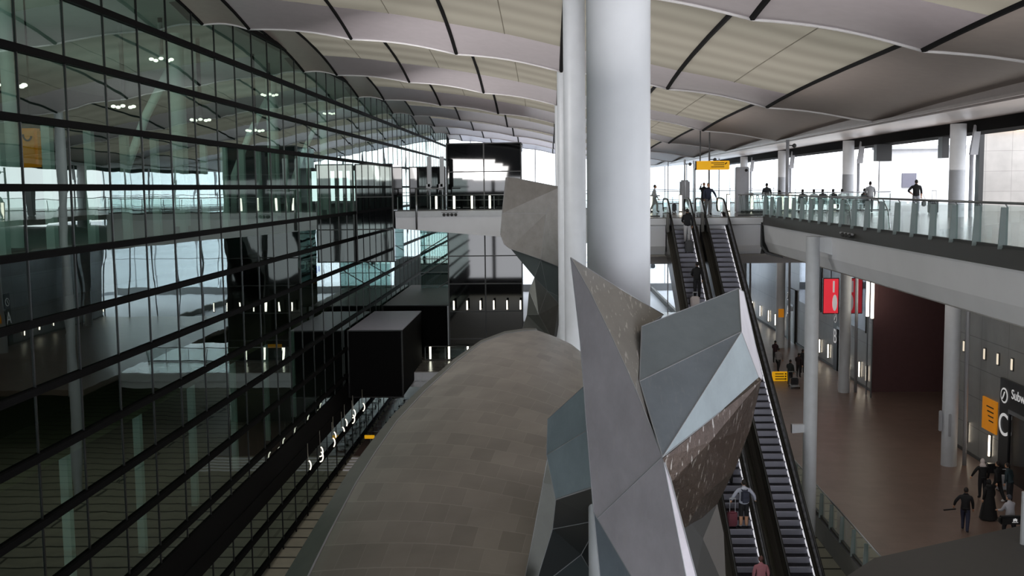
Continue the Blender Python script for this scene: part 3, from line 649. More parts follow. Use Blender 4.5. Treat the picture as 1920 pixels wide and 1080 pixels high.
# ================================================================== ESCALATORS
TAN = .597; YT = 55.2; YBOT = YT + GND/TAN
def esz(Y): return min(0, -(YT-Y)*TAN)
STEPM = mat('step_metal', (138, 138, 150), .4, .3); STEPD = mat('step_tread', (34, 34, 42), .5, .3)
ESC = mat('escalator_cladding', (72, 70, 66), .3, .6); ESCD = mat('escalator_inner_panel', (44, 43, 40), .25, .6)
def escalator(x0, x1, lab):
    t = empty('escalator', ((x0+x1)/2, YT, 0), lab, 'escalator', None)
    sm = MB(); w2 = (x1-x0)/2-.02
    # riser with rounded nose, cleated tread
    for (ya, yb, za, zb) in ((-.36, -.345, -.215, -.02),): sm.box((-w2, ya, za), (w2, yb, zb), 0)
    sm.hexa([(-w2, -.375, -.03), (w2, -.375, -.03), (w2, -.33, -.03), (-w2, -.33, -.03), (-w2, -.365, 0), (w2, -.365, 0), (w2, -.33, 0), (-w2, -.33, 0)], 0)
    for k in range(11):
        a = -w2 + 2*w2*(k+.15)/11; sm.box((a, -.33, -.03), (a+2*w2/11*.7, 0, -.001), 1)
    sm.box((-w2, -.33, -.05), (w2, 0, -.012), 1)
    first = None; n = int((YT-YBOT)/.36)
    for k in range(n):
        y = YT - .36*k; z = -.215*k
        if first is None:
            first = sm.build('step', [STEPM, STEPD], t); o = first
        else:
            o = first.copy(); COL.objects.link(o)
        o.parent = t; o.matrix_parent_inverse = t.matrix_basis.inverted(); o.location = ((x0+x1)/2, y, z)
    MB().box((x0, YT, -.06), (x1, YT+2.3, .006)).build('landing_plate', STEEL, t)
    for side, (xa, s) in enumerate(((x0, -1), (x1, 1))):
        yb, yt = YBOT-.5, YT+.3
        # inner panel (solid along the slope)
        def band(d0, d1, z0, z1, m, nm, ya=yb, yc=yt, flat=True):
            pts = [(ya, (ya-YT)*TAN), (YT-.05, -.05*TAN)]
            if flat: pts.append((yc, 0))
            b = MB(); vs = []
            for (y, z) in pts: vs += [(xa+s*d0, y, z+z0), (xa+s*d1, y, z+z0), (xa+s*d1, y, z+z1), (xa+s*d0, y, z+z1)]
            fs = []
            for i in range(len(pts)-1):
                for q in range(4): fs.append((i*4+q, i*4+(q+1)%4, i*4+4+(q+1)%4, i*4+4+q))
            fs += [(0, 1, 2, 3), tuple(len(vs)-4+q for q in (3, 2, 1, 0))]
            b.add(vs, fs); return b.build(nm, m, t)
        band(.0, .03, -.3, .22, ESCD, 'skirt_panel')
        band(.09, .12, .2, .86, ESCD, 'balustrade_panel')
        band(.03, .26, .16, .22, ESC, 'inner_deck')
        band(.24, .34, -1.0, .2, ESC, 'side_cladding')
        if s > 0: band(-.035, .0, .1, .17, mat('lit_skirt_strip', (238, 238, 246), .3, emit=.55), 'lit_skirt_strip', flat=False)
        # top landing glass and handrail loop
        MB().box((xa+s*.1, YT+.3, .2), (xa+s*.115, YT+2.0, .88)).build('newel_glass', GCLR, t)
        path = [(xa+s*.1, yb, (yb-YT)*TAN+.93), (xa+s*.1, YT-.6, -.6*TAN+.93), (xa+s*.1, YT, .86), (xa+s*.1, YT+.7, .93), (xa+s*.1, YT+1.9, .93)]
        path += [(xa+s*.1, YT+1.9+.34*math.sin(a), .59+.34*math.cos(a)) for a in [PI*i/8 for i in range(1, 9)]]
        MB().tube(path, .045, 8).build('handrail', RUBBER, t, smooth=True)
    b = MB(); vs = []
    for (y, z) in ((YBOT-.5, (YBOT-.5-YT)*TAN), (YT-1.5, -1.5*TAN), (YT+.2, -.5)):
        vs += [(x0-.3, y, z-1.05), (x1+.3, y, z-1.05), (x1+.3, y, z-.95), (x0-.3, y, z-.95)]
    b.add(vs, [(i*4+q, i*4+(q+1)%4, i*4+4+(q+1)%4, i*4+4+q) for i in range(2) for q in range(4)] + [(0, 1, 2, 3), (11, 10, 9, 8)])
    b.build('underside', ESC, t)
    MB().box((x0-.34, YT-1.6, -2.0), (x0-.2, YT+.2, .2)).build('end_cheek', ESC, t)
    return t
escalator(6.33, 7.28, 'left escalator carrying several riders up to the departures deck')
escalator(8.10, 9.05, 'right escalator, empty of riders except near its top')

# ================================================================== SCULPTURE
ALU = tiled('riveted_aluminium', (150, 148, 153), .36, 2.4, 1.6, mortar=.75, msize=.006, metal=.62, axis='XZ', var=.03, bump=.05, noise=.08)
def sculpt_mat(name, rgb, rough, metal, scratch_glint, crumple=.12):
    m = mat(name, rgb, rough, metal); n = m.node_tree.nodes; l = m.node_tree.links; b = n['Principled BSDF']
    tc = n.new('ShaderNodeTexCoord')
    nz = n.new('ShaderNodeTexNoise'); nz.inputs['Scale'].default_value = 2.2; nz.inputs['Detail'].default_value = 10; nz.inputs['Roughness'].default_value = .7
    l.new(tc.outputs['Object'], nz.inputs['Vector'])
    mp = n.new('ShaderNodeMapping'); mp.inputs['Scale'].default_value = (30, 6, 5); mp.inputs['Rotation'].default_value = (.4, .5, .6); l.new(tc.outputs['Object'], mp.inputs[0])
    n2 = n.new('ShaderNodeTexNoise'); n2.inputs['Scale'].default_value = 1.6; n2.inputs['Detail'].default_value = 4; l.new(mp.outputs[0], n2.inputs['Vector'])
    c = srgb(rgb)
    r = n.new('ShaderNodeValToRGB'); r.color_ramp.elements[0].position = .35; r.color_ramp.elements[1].position = .68
    r.color_ramp.elements[0].color = tuple(x*.88 for x in c[:3])+(1,); r.color_ramp.elements[1].color = tuple(min(1, x*1.1) for x in c[:3])+(1,)
    l.new(nz.outputs['Fac'], r.inputs[0])
    r2 = n.new('ShaderNodeValToRGB'); r2.color_ramp.elements[0].position = .60; r2.color_ramp.elements[1].position = .66
    r2.color_ramp.elements[0].color = (0, 0, 0, 1); r2.color_ramp.elements[1].color = (scratch_glint, scratch_glint, scratch_glint, 1); l.new(n2.outputs['Fac'], r2.inputs[0])
    mx = n.new('ShaderNodeMix'); mx.data_type = 'RGBA'; l.new(r2.outputs[0], mx.inputs['Factor']); l.new(r.outputs[0], mx.inputs['A']); mx.inputs['B'].default_value = srgb((205, 200, 196))
    l.new(mx.outputs['Result'], b.inputs['Base Color'])
    # rivet dots
    vo = n.new('ShaderNodeTexVoronoi'); vo.inputs['Scale'].default_value = 9; vo.inputs['Randomness'].default_value = .15; l.new(tc.outputs['Object'], vo.inputs['Vector'])
    bp = n.new('ShaderNodeBump'); bp.inputs['Strength'].default_value = crumple; bp.inputs['Distance'].default_value = .02; l.new(nz.outputs['Fac'], bp.inputs['Height']); l.new(bp.outputs[0], b.inputs['Normal'])
    return m
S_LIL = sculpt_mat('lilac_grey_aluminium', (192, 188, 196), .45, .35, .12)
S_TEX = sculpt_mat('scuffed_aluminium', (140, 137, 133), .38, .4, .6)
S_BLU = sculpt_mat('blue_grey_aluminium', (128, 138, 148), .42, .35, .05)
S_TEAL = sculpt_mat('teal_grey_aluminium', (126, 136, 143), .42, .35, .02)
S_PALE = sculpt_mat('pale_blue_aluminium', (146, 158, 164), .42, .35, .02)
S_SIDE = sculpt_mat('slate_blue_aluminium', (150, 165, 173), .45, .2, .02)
S_DRK = sculpt_mat('polished_dark_aluminium', (98, 84, 77), .12, .9, .8, crumple=.9)  # strong pale streaks put glints into the colour
S_FAR = sculpt_mat('far_aluminium', (142, 138, 134), .5, .5, .03)
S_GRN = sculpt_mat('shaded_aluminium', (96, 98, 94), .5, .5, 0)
S_HULL = tiled('hull_aluminium_plates', (138, 133, 128), .42, .62, .30, mortar=1.22, msize=.007, metal=.45, var=.13, bump=.15, uv=True, noise=.14)
EDG = mat('bright_edge', (150, 152, 156), .5, .3)
sculp = empty('hanging_sculpture', (0.6, 12, -10), 'huge twisted aluminium aircraft-stunt sculpture wrapped around the central white columns', 'sculpture')
def facets(name, V, Fs, mats, thick, edge=True):
    """V: name -> (u, v, Y); Fs: list of (names, material index); closed with a back skin pushed away by `thick`"""
    P = {k: PY(*q) for k, q in V.items()}; keys = list(P); idx = {k: i for i, k in enumerate(keys)}
    c = sum((P[k] for k in keys), Vector())/len(keys)
    b = MB(); back = [P[k] + Vector(thick) + (c-P[k])*.06 for k in keys]
    cnt = {}
    fs = []; ms = []
    for names, mi in Fs:
        f = tuple(idx[q] for q in names); fs.append(f); ms.append(mi)
        for i in range(len(f)): cnt[(f[i], f[(i+1) % len(f)])] = 1
    n_ = len(keys); allf = list(fs); allm = list(ms)
    for f, m_ in zip(fs, ms): allf.append(tuple(i+n_ for i in reversed(f))); allm.append(m_)
    for (i, j) in cnt:
        if (j, i) not in cnt: allf.append((j, i, i+n_, j+n_)); allm.append(0)
    b.v = [tuple(P[k]) for k in keys] + [tuple(v) for v in back]; b.f = allf; b.m = allm
    o = b.build(name, mats, sculp)
    if edge:
        e = MB(); done = set()
        for f in fs:
            for i in range(len(f)):
                a, c_ = sorted((f[i], f[(i+1) % len(f)]))
                if (a, c_) in done: continue
                done.add((a, c_)); e.tube([b.v[a], b.v[c_]], .0045, 5)
        e.build('edge_seam', EDG, o)
    return o
def onplane(a, b_, c, pts):
    """Y of the points where the sight lines meet the plane through a, b_, c (each (u, v, Y))"""
    A, B_, C_ = PY(*a), PY(*b_), PY(*c); nn = (B_-A).cross(C_-A); r = {}
    for k, (u, v) in pts.items():
        d = ray(u, v); q = EYE + d*((A-EYE).dot(nn)/d.dot(nn)); r[k] = (u, v, q.y)
    return r
# blade: tall pointed wing
tip, mid, l4, e2 = (1070, 483, 8.15), (1242, 856, 6.95), (1127, 1100, 7.5), (1244, 590, 8.55)
V = {'tip': tip, 'mid': mid, 'l4': l4, 'e2': e2}
V.update(onplane(tip, mid, l4, {'l1': (1088, 640), 'l2': (1100, 800), 'l3': (1113, 960), 'r1': (1107, 549), 'r2': (1150, 638), 'r3': (1192, 730), 'k1': (1120, 972), 'b1': (1195, 1100)}))
V.update(onplane(tip, mid, e2, {'e1': (1160, 540), 'e3': (1207, 615), 'e4': (1198, 700)}))
W_ = onplane(tip, mid, l4, {'b2': (1290, 1100), 'b3': (1311, 1100), 'm2': (1258, 900)})
V.update({'b1': (1195, 1100, V['b1'][2]+.03), 'b2': (1290, 1100, W_['b2'][2]+.06), 'b3': (1311, 1100, W_['b3'][2]+.2), 'm2': (1258, 900, W_['m2'][2]+.06)})
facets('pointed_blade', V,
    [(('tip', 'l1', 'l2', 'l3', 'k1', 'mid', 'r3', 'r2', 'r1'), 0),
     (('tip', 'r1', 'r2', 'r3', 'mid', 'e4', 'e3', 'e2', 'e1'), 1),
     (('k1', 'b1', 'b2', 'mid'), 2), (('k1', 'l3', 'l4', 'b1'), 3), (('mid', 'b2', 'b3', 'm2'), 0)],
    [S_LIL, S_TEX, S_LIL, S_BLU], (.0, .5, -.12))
# fin: right-hand folded wing
a_, f_, e_, g_, d2_ = (1203, 612, 8.0), (1199, 715, 7.45), (1390, 622, 8.2), (1242, 857, 6.85), (1425, 714, 8.45)
V = {'a': a_, 'f': f_, 'e': e_, 'g': g_, 'd2': d2_}
V.update(onplane(a_, f_, e_, {'b': (1385, 541)}))
V.update({'c': (1394, 547, V['b'][2]+.15), 'd': (1430, 708, 8.8)})
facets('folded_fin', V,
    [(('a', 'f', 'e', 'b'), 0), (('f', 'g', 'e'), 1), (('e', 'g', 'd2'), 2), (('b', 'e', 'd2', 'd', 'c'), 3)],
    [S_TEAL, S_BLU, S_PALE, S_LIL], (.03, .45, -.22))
# polished underside below the fin
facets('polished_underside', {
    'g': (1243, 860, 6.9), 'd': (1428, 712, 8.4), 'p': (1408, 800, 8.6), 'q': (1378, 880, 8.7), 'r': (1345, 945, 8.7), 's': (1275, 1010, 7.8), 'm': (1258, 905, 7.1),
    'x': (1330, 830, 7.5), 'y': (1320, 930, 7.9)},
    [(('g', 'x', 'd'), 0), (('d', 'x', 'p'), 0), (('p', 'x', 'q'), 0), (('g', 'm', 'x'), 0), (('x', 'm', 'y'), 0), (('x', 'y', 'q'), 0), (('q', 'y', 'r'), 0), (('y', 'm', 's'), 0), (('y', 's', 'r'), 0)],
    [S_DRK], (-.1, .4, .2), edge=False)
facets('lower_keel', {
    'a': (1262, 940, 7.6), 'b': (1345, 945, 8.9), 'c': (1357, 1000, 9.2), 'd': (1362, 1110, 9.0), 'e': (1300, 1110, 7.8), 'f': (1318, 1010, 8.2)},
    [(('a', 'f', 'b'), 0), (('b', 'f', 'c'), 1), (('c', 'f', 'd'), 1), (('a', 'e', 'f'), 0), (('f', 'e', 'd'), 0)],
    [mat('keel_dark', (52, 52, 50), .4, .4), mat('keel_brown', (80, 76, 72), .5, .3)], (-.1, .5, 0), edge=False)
# left folded wing between hull and blade
facets('side_wing', {
    'a': (1105, 715, 8.9), 'b': (1027, 786, 9.6), 'c': (1025, 853, 9.5), 'd': (1042, 936, 9.3), 'e': (1125, 908, 8.5), 'f': (1120, 795, 8.6)},
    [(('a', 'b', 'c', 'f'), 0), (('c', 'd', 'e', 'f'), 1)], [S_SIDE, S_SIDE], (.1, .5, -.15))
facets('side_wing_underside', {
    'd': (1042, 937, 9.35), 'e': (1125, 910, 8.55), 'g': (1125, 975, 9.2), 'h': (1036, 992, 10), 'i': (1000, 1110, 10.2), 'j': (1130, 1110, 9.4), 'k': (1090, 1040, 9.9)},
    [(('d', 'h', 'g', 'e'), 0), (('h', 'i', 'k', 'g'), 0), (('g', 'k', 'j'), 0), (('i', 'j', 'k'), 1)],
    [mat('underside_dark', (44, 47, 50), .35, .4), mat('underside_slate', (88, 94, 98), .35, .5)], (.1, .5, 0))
# hull: big curved wing
rows = [((505, 1125, 10.8), (556, 1125, 10.4), (975, 1125, 10.3)),
        ((590, 985, 12.2), (617, 1000, 11.8), (1000, 1020, 11.2)),
        ((647, 893, 13.6), (668, 905, 13.2), (1022, 945, 11.9)),
        ((690, 836, 14.8), (706, 845, 14.5), (1045, 880, 12.8)),
        ((733, 783, 16.2), (744, 790, 16.0), (1066, 830, 13.6)),
        ((790, 728, 18.0), (797, 733, 17.8), (1090, 790, 14.6)),
        ((850, 676, 20.0), (855, 679, 19.9), (1108, 750, 16.0)),
        ((900, 641, 21.8), (903, 643, 21.7), (1110, 712, 17.8)),
        ((945, 624, 23.0), (947, 626, 22.9), (1103, 682, 19.6)),
        ((985, 618, 24.0), (987, 620, 23.9), (1090, 660, 21.5)),
        ((1005, 618, 24.4), (1006, 619, 24.3), (1072, 646, 23.0))]
b = MB(); NC = 16; uvs = []
for r_, (o_, a_, c_) in enumerate(rows):
    O, A, Cc = PY(*o_), PY(*a_), PY(*c_)
    b.v.append(tuple(O + Vector((0, .25, 0)))); uvs.append((-.1, r_*.75))
    L = (Cc-A).length
    for j in range(NC+1):
        t = j/NC; p = A.lerp(Cc, t); bul = math.sin(PI*t)*.10*L*(1 if r_ < 8 else .4)
        p = p + Vector((0, -.55, .8)).normalized()*bul*.5
        b.v.append(tuple(p)); uvs.append((t*5.5, r_*.75))
W = NC+2; R = len(rows)
for r_ in range(R-1):
    for j in range(W-1): b.f.append((r_*W+j, r_*W+j+1, (r_+1)*W+j+1, (r_+1)*W+j)); b.m.append(1 if j == 0 else 0)
nV = len(b.v)
for v in list(b.v): q = Vector(v); b.v.append(tuple(q + Vector((.25, .7, -.5))))
uvs += list(uvs)
for f in list(b.f): b.f.append(tuple(i+nV for i in reversed(f))); b.m.append(1)
for r_ in range(R-1):
    b.f.append((r_*W, (r_+1)*W, (r_+1)*W+nV, r_*W+nV)); b.m.append(1)
    b.f.append((r_*W+W-1, r_*W+W-1+nV, (r_+1)*W+W-1+nV, (r_+1)*W+W-1)); b.m.append(1)
for j in range(W-1):
    b.f.append(((R-1)*W+j, (R-1)*W+j+1, (R-1)*W+j+1+nV, (R-1)*W+j+nV)); b.m.append(1)
    b.f.append((j, j+nV, j+1+nV, j+1)); b.m.append(1)
hull = b.build('curved_wing', [S_HULL, S_GRN], sculp, smooth=True, auto=35)
uvl = hull.data.uv_layers.new(name='plates')
for p in hull.data.polygons:
    for li in p.loop_indices: uvl.data[li].uv = uvs[hull.data.loops[li].vertex_index]
e = MB(); e.tube([tuple(PY(*a_)) for _, a_, _ in rows], .014, 6); e.build('edge_seam', EDG, hull, smooth=True)
# hull right lower return
facets('wing_return', {
    'a': (1027, 855, 11.5), 'b': (1018, 905, 11.6), 'c': (1002, 990, 11.0), 'd': (978, 1115, 10.2), 'e': (1000, 1115, 10.9), 'f': (1034, 1000, 11.8), 'g': (1043, 940, 12.0)},
    [(('a', 'b', 'g'), 0), (('b', 'c', 'f', 'g'), 0), (('c', 'd', 'e', 'f'), 0)], [S_GRN], (.2, .3, -.1))
# far wing piece with its neck
facets('far_wing_tip', {
    'a': (948, 333, 46), 'a2': (953, 332, 46.2), 'b': (1050, 351, 47.5), 'c': (1056, 503, 47.5), 'd': (1014, 486, 46.3), 'd1': (1024, 400, 47), 'e': (955, 466, 45.6), 'e2': (945, 458, 45.5), 'f': (938, 440, 45.4), 'g': (941, 400, 45.5)},
    [(('a', 'g', 'd1', 'b', 'a2'), 0), (('g', 'f', 'e2', 'e', 'd', 'd1'), 0), (('d1', 'd', 'c', 'b'), 1)], [S_FAR, S_FAR], (.2, 1.0, .1))
facets('far_wing_neck', {
    'a': (958, 467, 45.8), 'b': (1014, 487, 46.5), 'c': (1056, 504, 47.6), 'd': (1056, 560, 47.8), 'e': (1026, 545, 47.2), 'f': (1002, 520, 46.6),
    'g': (992, 545, 46.5), 'h': (988, 590, 46.4), 'i': (976, 628, 46), 'j': (1038, 640, 46.8), 'k': (1048, 570, 47.6), 'l': (1010, 590, 45.9)},
    [(('a', 'f', 'b'), 0), (('b', 'f', 'e'), 0), (('b', 'e', 'd', 'c'), 0), (('f', 'g', 'l', 'e'), 1), (('g', 'h', 'l'), 1), (('h', 'i', 'j', 'l'), 1), (('l', 'j', 'k', 'e'), 1), (('e', 'k', 'd'), 0)],
    [mat('neck_slate', (84, 92, 92), .5, .4), S_GRN], (.2, .9, 0))

# ================================================================== PEOPLE
SKIN = (196, 150, 122)
def person(lab, pos, face=0, h=1.75, top=(30, 30, 34), legs=(40, 44, 58), shoes=(20, 20, 20), hair=(28, 22, 20), skin=SKIN, pose='stand',
           larm='down', rarm='down', sleeves='long', shorts=False, dress=False, scarf=None, grp=None, lean=0.0, hood=None):
    s = h/1.75
    skm = mat('skin_%d' % skin[0], skin, .6); tm = mat('cloth_%d_%d_%d' % top, top, .8); lm = mat('cloth_%d_%d_%d' % legs, legs, .8)
    shm = mat('cloth_%d_%d_%d' % shoes, shoes, .7)
    J = {}; Rr = {}
    def j(n, p, r): J[n] = Vector(p)*s; Rr[n] = (r[0]*s, r[1]*s) if isinstance(r, tuple) else (r*s, r*s)
    sit = pose == 'sit'; z0 = -.45 if sit else 0
    j('pel', (0, 0, .95+z0), (.18, .135)); j('sp', (0, -.01-lean*.2, 1.14+z0), (.175, .13)); j('ch', (0, -lean*.6, 1.33+z0), (.215, .14)); j('nk', (0, -.01-lean, 1.46+z0), (.09, .08)); j('hd', (0, -.03-lean*1.1, 1.54+z0), .06)
    step = .26 if pose == 'walk' else 0
    for sd, q in (('l', 1), ('r', -1)):
        f = step*q
        j(sd+'hip', (.09*q, 0, .88+z0), (.12, .125))
        if sit:
            j(sd+'kn', (.12*q, -.42, .5), .085); j(sd+'an', (.12*q, -.46, .09), .06); j(sd+'to', (.13*q, -.62, .04), .035)
        else:
            j(sd+'kn', (.1*q, -f*.55-(.06 if step else .01), .5), .084); j(sd+'an', (.1*q, -f*.85+(.05 if step else .01), .09+(.03 if f < 0 else 0)), .06); j(sd+'to', (.12*q, -f*.85-.13, .045), .048)
        arm = larm if q == 1 else rarm
        j(sd+'sh', (.195*q, -lean*.8, 1.39+z0), .08)
        if arm == 'down': e_, w_ = (.25*q, .02-lean*.6+f*.3, 1.12), (.25*q, -.06-lean*.4+f*.6, .87)
        elif arm == 'up': e_, w_ = (.27*q, -.15, 1.33), (.2*q, -.22, 1.58)
        elif arm == 'fwd': e_, w_ = (.24*q, -.12-lean, 1.13), (.16*q, -.38-lean, 1.05)
        elif arm == 'out': e_, w_ = (.36*q, .0-lean, 1.16), (.42*q, -.12-lean, .95)
        elif arm == 'hip': e_, w_ = (.4*q, .06, 1.15), (.2*q, -.06, 1.0)
        j(sd+'el', (e_[0], e_[1], e_[2]+z0), .064); j(sd+'wr', (w_[0], w_[1], w_[2]+z0), .042)
    bones = [('pel', 'sp', 't'), ('sp', 'ch', 't'), ('ch', 'nk', 't'), ('nk', 'hd', 's')]
    for sd in 'lr':
        bones += [('pel', sd+'hip', 'g'), (sd+'hip', sd+'kn', 'g'), (sd+'kn', sd+'an', 'k' if shorts else 'g'), (sd+'an', sd+'to', 'f'),
                  ('ch', sd+'sh', 't'), (sd+'sh', sd+'el', 't'), (sd+'el', sd+'wr', 't' if sleeves == 'long' else 's')]
    names = list(J); me = bpy.data.meshes.new('tmp'); me.from_pydata([J[n] for n in names], [(names.index(a), names.index(c)) for a, c, _ in bones], [])
    ob = bpy.data.objects.new('tmp', me); COL.objects.link(ob)
    md = ob.modifiers.new('s', 'SKIN'); md.use_smooth_shade = True; md.branch_smoothing = .4
    sv = me.skin_vertices[0].data
    for i, n_ in enumerate(names): sv[i].radius = Rr[n_]; sv[i].use_root = (n_ == 'pel')
    su = ob.modifiers.new('u', 'SUBSURF'); su.levels = 1; su.render_levels = 1
    bpy.context.view_layer.update()
    m2 = bpy.data.meshes.new_from_object(ob.evaluated_get(bpy.context.evaluated_depsgraph_get()))
    bpy.data.objects.remove(ob); bpy.data.meshes.remove(me)
    b = MB(); b.v = [v.co[:] for v in m2.vertices]; key = {'t': 0, 's': 1, 'g': 2, 'f': 3, 'k': 1}
    def near(p):
        best = 9; bt = 't'
        for a, c, tg in bones:
            A, Bq = J[a], J[c]; d = Bq-A; u = max(0, min(1, (p-A).dot(d)/d.length_squared)); dd = (p-A-d*u).length - (.09 if tg == 't' else .03)
            if dd < best: best = dd; bt = tg; bu = u
        if bt == 'k' and bu < .12: bt = 'g'
        return bt
    for p in m2.polygons: b.f.append(tuple(p.vertices)); b.m.append(key[near(Vector(p.center))])
    bpy.data.meshes.remove(m2)
    hc = J['hd'] + Vector((0, -.015, .078))*s
    b.ball(hc, (.076*s, .095*s, .118*s), 14, 1)                                    # skull
    b.ball(hc+Vector((0, -.093, -.012))*s, (.014*s, .022*s, .026*s), 6, 1)           # nose
    b.ball(hc+Vector((0, -.06, -.075))*s, (.045*s, .035*s, .035*s), 8, 1)            # chin
    for q in (1, -1):
        b.ball(hc+Vector((.077*q, .005, -.01))*s, (.012*s, .022*s, .032*s), 6, 1)    # ear
        b.ball(hc+Vector((.03*q, -.087, .008))*s, (.011*s, .007*s, .007*s), 6, 3)    # eye
        sd = 'l' if q == 1 else 'r'; wp = J[sd+'wr']; d = (wp-J[sd+'el']).normalized(); sidev = Vector((0, -1, 0)) if abs(d.y) < .8 else Vector((1, 0, 0))
        sidev = (sidev - d*sidev.dot(d)).normalized(); nv = d.cross(sidev)
        pc_ = wp + d*.05*s
        b.tube([wp, pc_, pc_+d*.04*s], [.028*s, .04*s, .036*s], 8, 1)
        for k in range(4):
            ro = pc_+d*.035*s+sidev*(.03-.02*k)*s; ln = (.07, .078, .072, .058)[k]*s
            b.tube([ro, ro+d*ln*.5+nv*.006*s*q, ro+d*ln*.9+nv*.024*s*q], [.0095*s, .009*s, .007*s], 5, 1)
        ro = pc_+sidev*.034*s; b.tube([ro, ro+sidev*.028*s+d*.018*s, ro+sidev*.034*s+d*.05*s], [.012*s, .011*s, .009*s], 5, 1)
    b.tube([hc+Vector((-.02, -.094, -.045))*s, hc+Vector((.02, -.094, -.045))*s], .004*s, 4, 3)   # mouth
    if dress:
        n_ = 16; vs = []
        prof = ((1.42, .2, .13), (1.15, .19, .15), (.95, .23, .19), (.5, .31, .27), (.06, .38, .34))
        for (z, rx, ry) in prof:
            for k in range(n_):
                a = 2*PI*k/n_; rr = 1+.05*math.sin(5*a); vs.append((rx*rr*math.cos(a)*s, ry*rr*math.sin(a)*s, z*s))
        b.add(vs, [(i*n_+k, i*n_+(k+1) % n_, (i+1)*n_+(k+1) % n_, (i+1)*n_+k) for i in range(4) for k in range(n_)], 0)
    M = Matrix.Translation(Vector(pos)) @ Matrix.Rotation(face, 4, 'Z')
    o = b.build('person', [tm, skm, lm, shm], None, smooth=True, label=lab, cat='person', group=grp)
    o.matrix_basis = M
    hb = MB()
    if scarf:
        hb.ball(hc+Vector((0, .012, .012))*s, (.098*s, .108*s, .135*s), 14); hb.tube([hc+Vector((0, .02, -.06))*s, J['ch']+Vector((0, .0, .08))*s], [.09*s, .17*s], 12)
        hm = mat('cloth_%d_%d_%d' % scarf, scarf, .8); nm = 'headscarf'
    else:
        hb.ball(hc+Vector((0, .02, .022))*s, (.084*s, .092*s, .112*s), 14); hm = mat('hair_%d' % hair[0], hair, .7); nm = 'hair'
    q = hb.build(nm, hm, None, smooth=True); q.parent = o
    cb = MB()     # collar / hem of the top, as its own garment edge
    cz = J['pel'].z-.02*s
    cb.tube([(0, J['pel'].y, cz-.03*s), (0, J['pel'].y, cz+.05*s)], [.178*s, .17*s], 14)
    q = cb.build('jacket_hem', tm, None, smooth=True); q.parent = o
    for v in q.data.vertices: v.co.y = J['pel'].y + (v.co.y-J['pel'].y)*.78
    if hood:
        cb = MB(); cb.ball(J['nk']+Vector((0, .08, -.03))*s, (.12*s, .06*s, .08*s), 12); q = cb.build('hood', mat('cloth_%d_%d_%d' % hood, hood, .8), None, smooth=True); q.parent = o
    return o
def suitcase(lab, pos, face, col, h=.62, w=.42, d=.26, handle=.4, grp=None):
    t = empty('suitcase', pos, lab, 'suitcase', grp, rz=face)
    m = mat('case_%d_%d_%d' % col, col, .4)
    local(t, MB().rbox((-w/2, -d/2, .05), (w/2, d/2, h), .05).build('shell', m, t))
    r = MB()
    for k in range(4): r.rbox((-w/2+.05+k*w/4.4, -d/2-.012, .1), (-w/2+.08+k*w/4.4, -d/2+.01, h-.06), .005)
    local(t, r.build('ribs', m, t))
    if handle:
        b = MB(); 
        for q in (-.1, .1): b.tube([(q, d/2-.03, h), (q, d/2-.03, h+handle)], .011, 6)
        b.tube([(-.115, d/2-.03, h+handle), (.115, d/2-.03, h+handle)], .02, 6); local(t, b.build('pull_handle', LGREY, t))
    for qx in (-1, 1):
        for qy in (-1, 1): local(t, MB().tube([(qx*w*.38-.015, qy*d*.3, .03), (qx*w*.38+.015, qy*d*.3, .03)], .03, 8).build('wheel', RUBBER, t))
    return t
def backpack(lab, pos, face, col, tilt=0):
    t = empty('backpack', pos, lab, 'backpack', rz=face); m = mat('case_%d_%d_%d' % col, col, .7)
    local(t, MB().rbox((-.15, -.02, -.24), (.15, .16, .22), .06).build('bag', m, t))
    local(t, MB().rbox((-.12, .14, -.2), (.12, .21, .0), .03).build('front_pocket', m, t))
    for q in (-1, 1): local(t, MB().tube([(q*.09, 0, .2), (q*.11, -.14, .24), (q*.12, -.2, .1), (q*.12, -.05, -.18)], .018, 6).build('strap', m, t))
    return t
def onstep(u, v):   # point where the line of sight meets the escalator slope
    d = ray(u, v); s = (TAN*(EYE.y-YT) - EYE.z) / (d.z - TAN*d.y)
    p = EYE + d*s; k = math.floor((YT-p.y)/.36); y = YT-.36*k-.17
    return Vector((p.x, y, -.215*k))
# riders
p = onstep(1398, 990); p.x = 6.95
person('person with grey hoodie and navy backpack standing on the left escalator', p, PI, 1.78, (176, 180, 196), (18, 18, 22), (225, 225, 225), larm='out', rarm='out', shorts=True, hood=(190, 194, 208))
backpack('navy backpack worn over a grey hoodie on the left escalator', p+Vector((0, -.16, 1.22)), PI, (40, 44, 62))
suitcase('maroon wheeled suitcase standing on a step of the left escalator', p+Vector((-.42, .02, 0)), PI, (104, 34, 50), .6, .36, .24, .5)
p = onstep(1384, 920); p.x = 6.7
person('person in black coat just above the grey hoodie rider, half hidden', p, PI, 1.78, (14, 14, 18), (14, 14, 16), larm='fwd')
p = onstep(1419, 1135); p.x = 7.0
person('person in pink top at the bottom edge of the picture', p, PI, 1.7, (170, 110, 120), (30, 30, 34), hair=(92, 60, 56))
p = onstep(1297, 562); p.x = 6.9
person('person in black clothes riding halfway up the left escalator', p, PI, 1.72, (14, 14, 17), (20, 20, 24), larm='fwd')
suitcase('pale suitcase in front of the halfway rider on the left escalator', onstep(1303, 585)*1.0, PI, (188, 176, 172), .6, .42, .26, .2)
p = onstep(1292, 458); p.x = 6.95
person('person in black jacket and pale trousers near the top of the left escalator', p, PI, 1.76, (16, 17, 22), (190, 190, 194), larm='fwd')
suitcase('black suitcase behind the pale trousered rider on the left escalator', onstep(1290, 466)+Vector((0, -.36, -.215)), PI, (14, 14, 18), .62, .42, .28, .3)
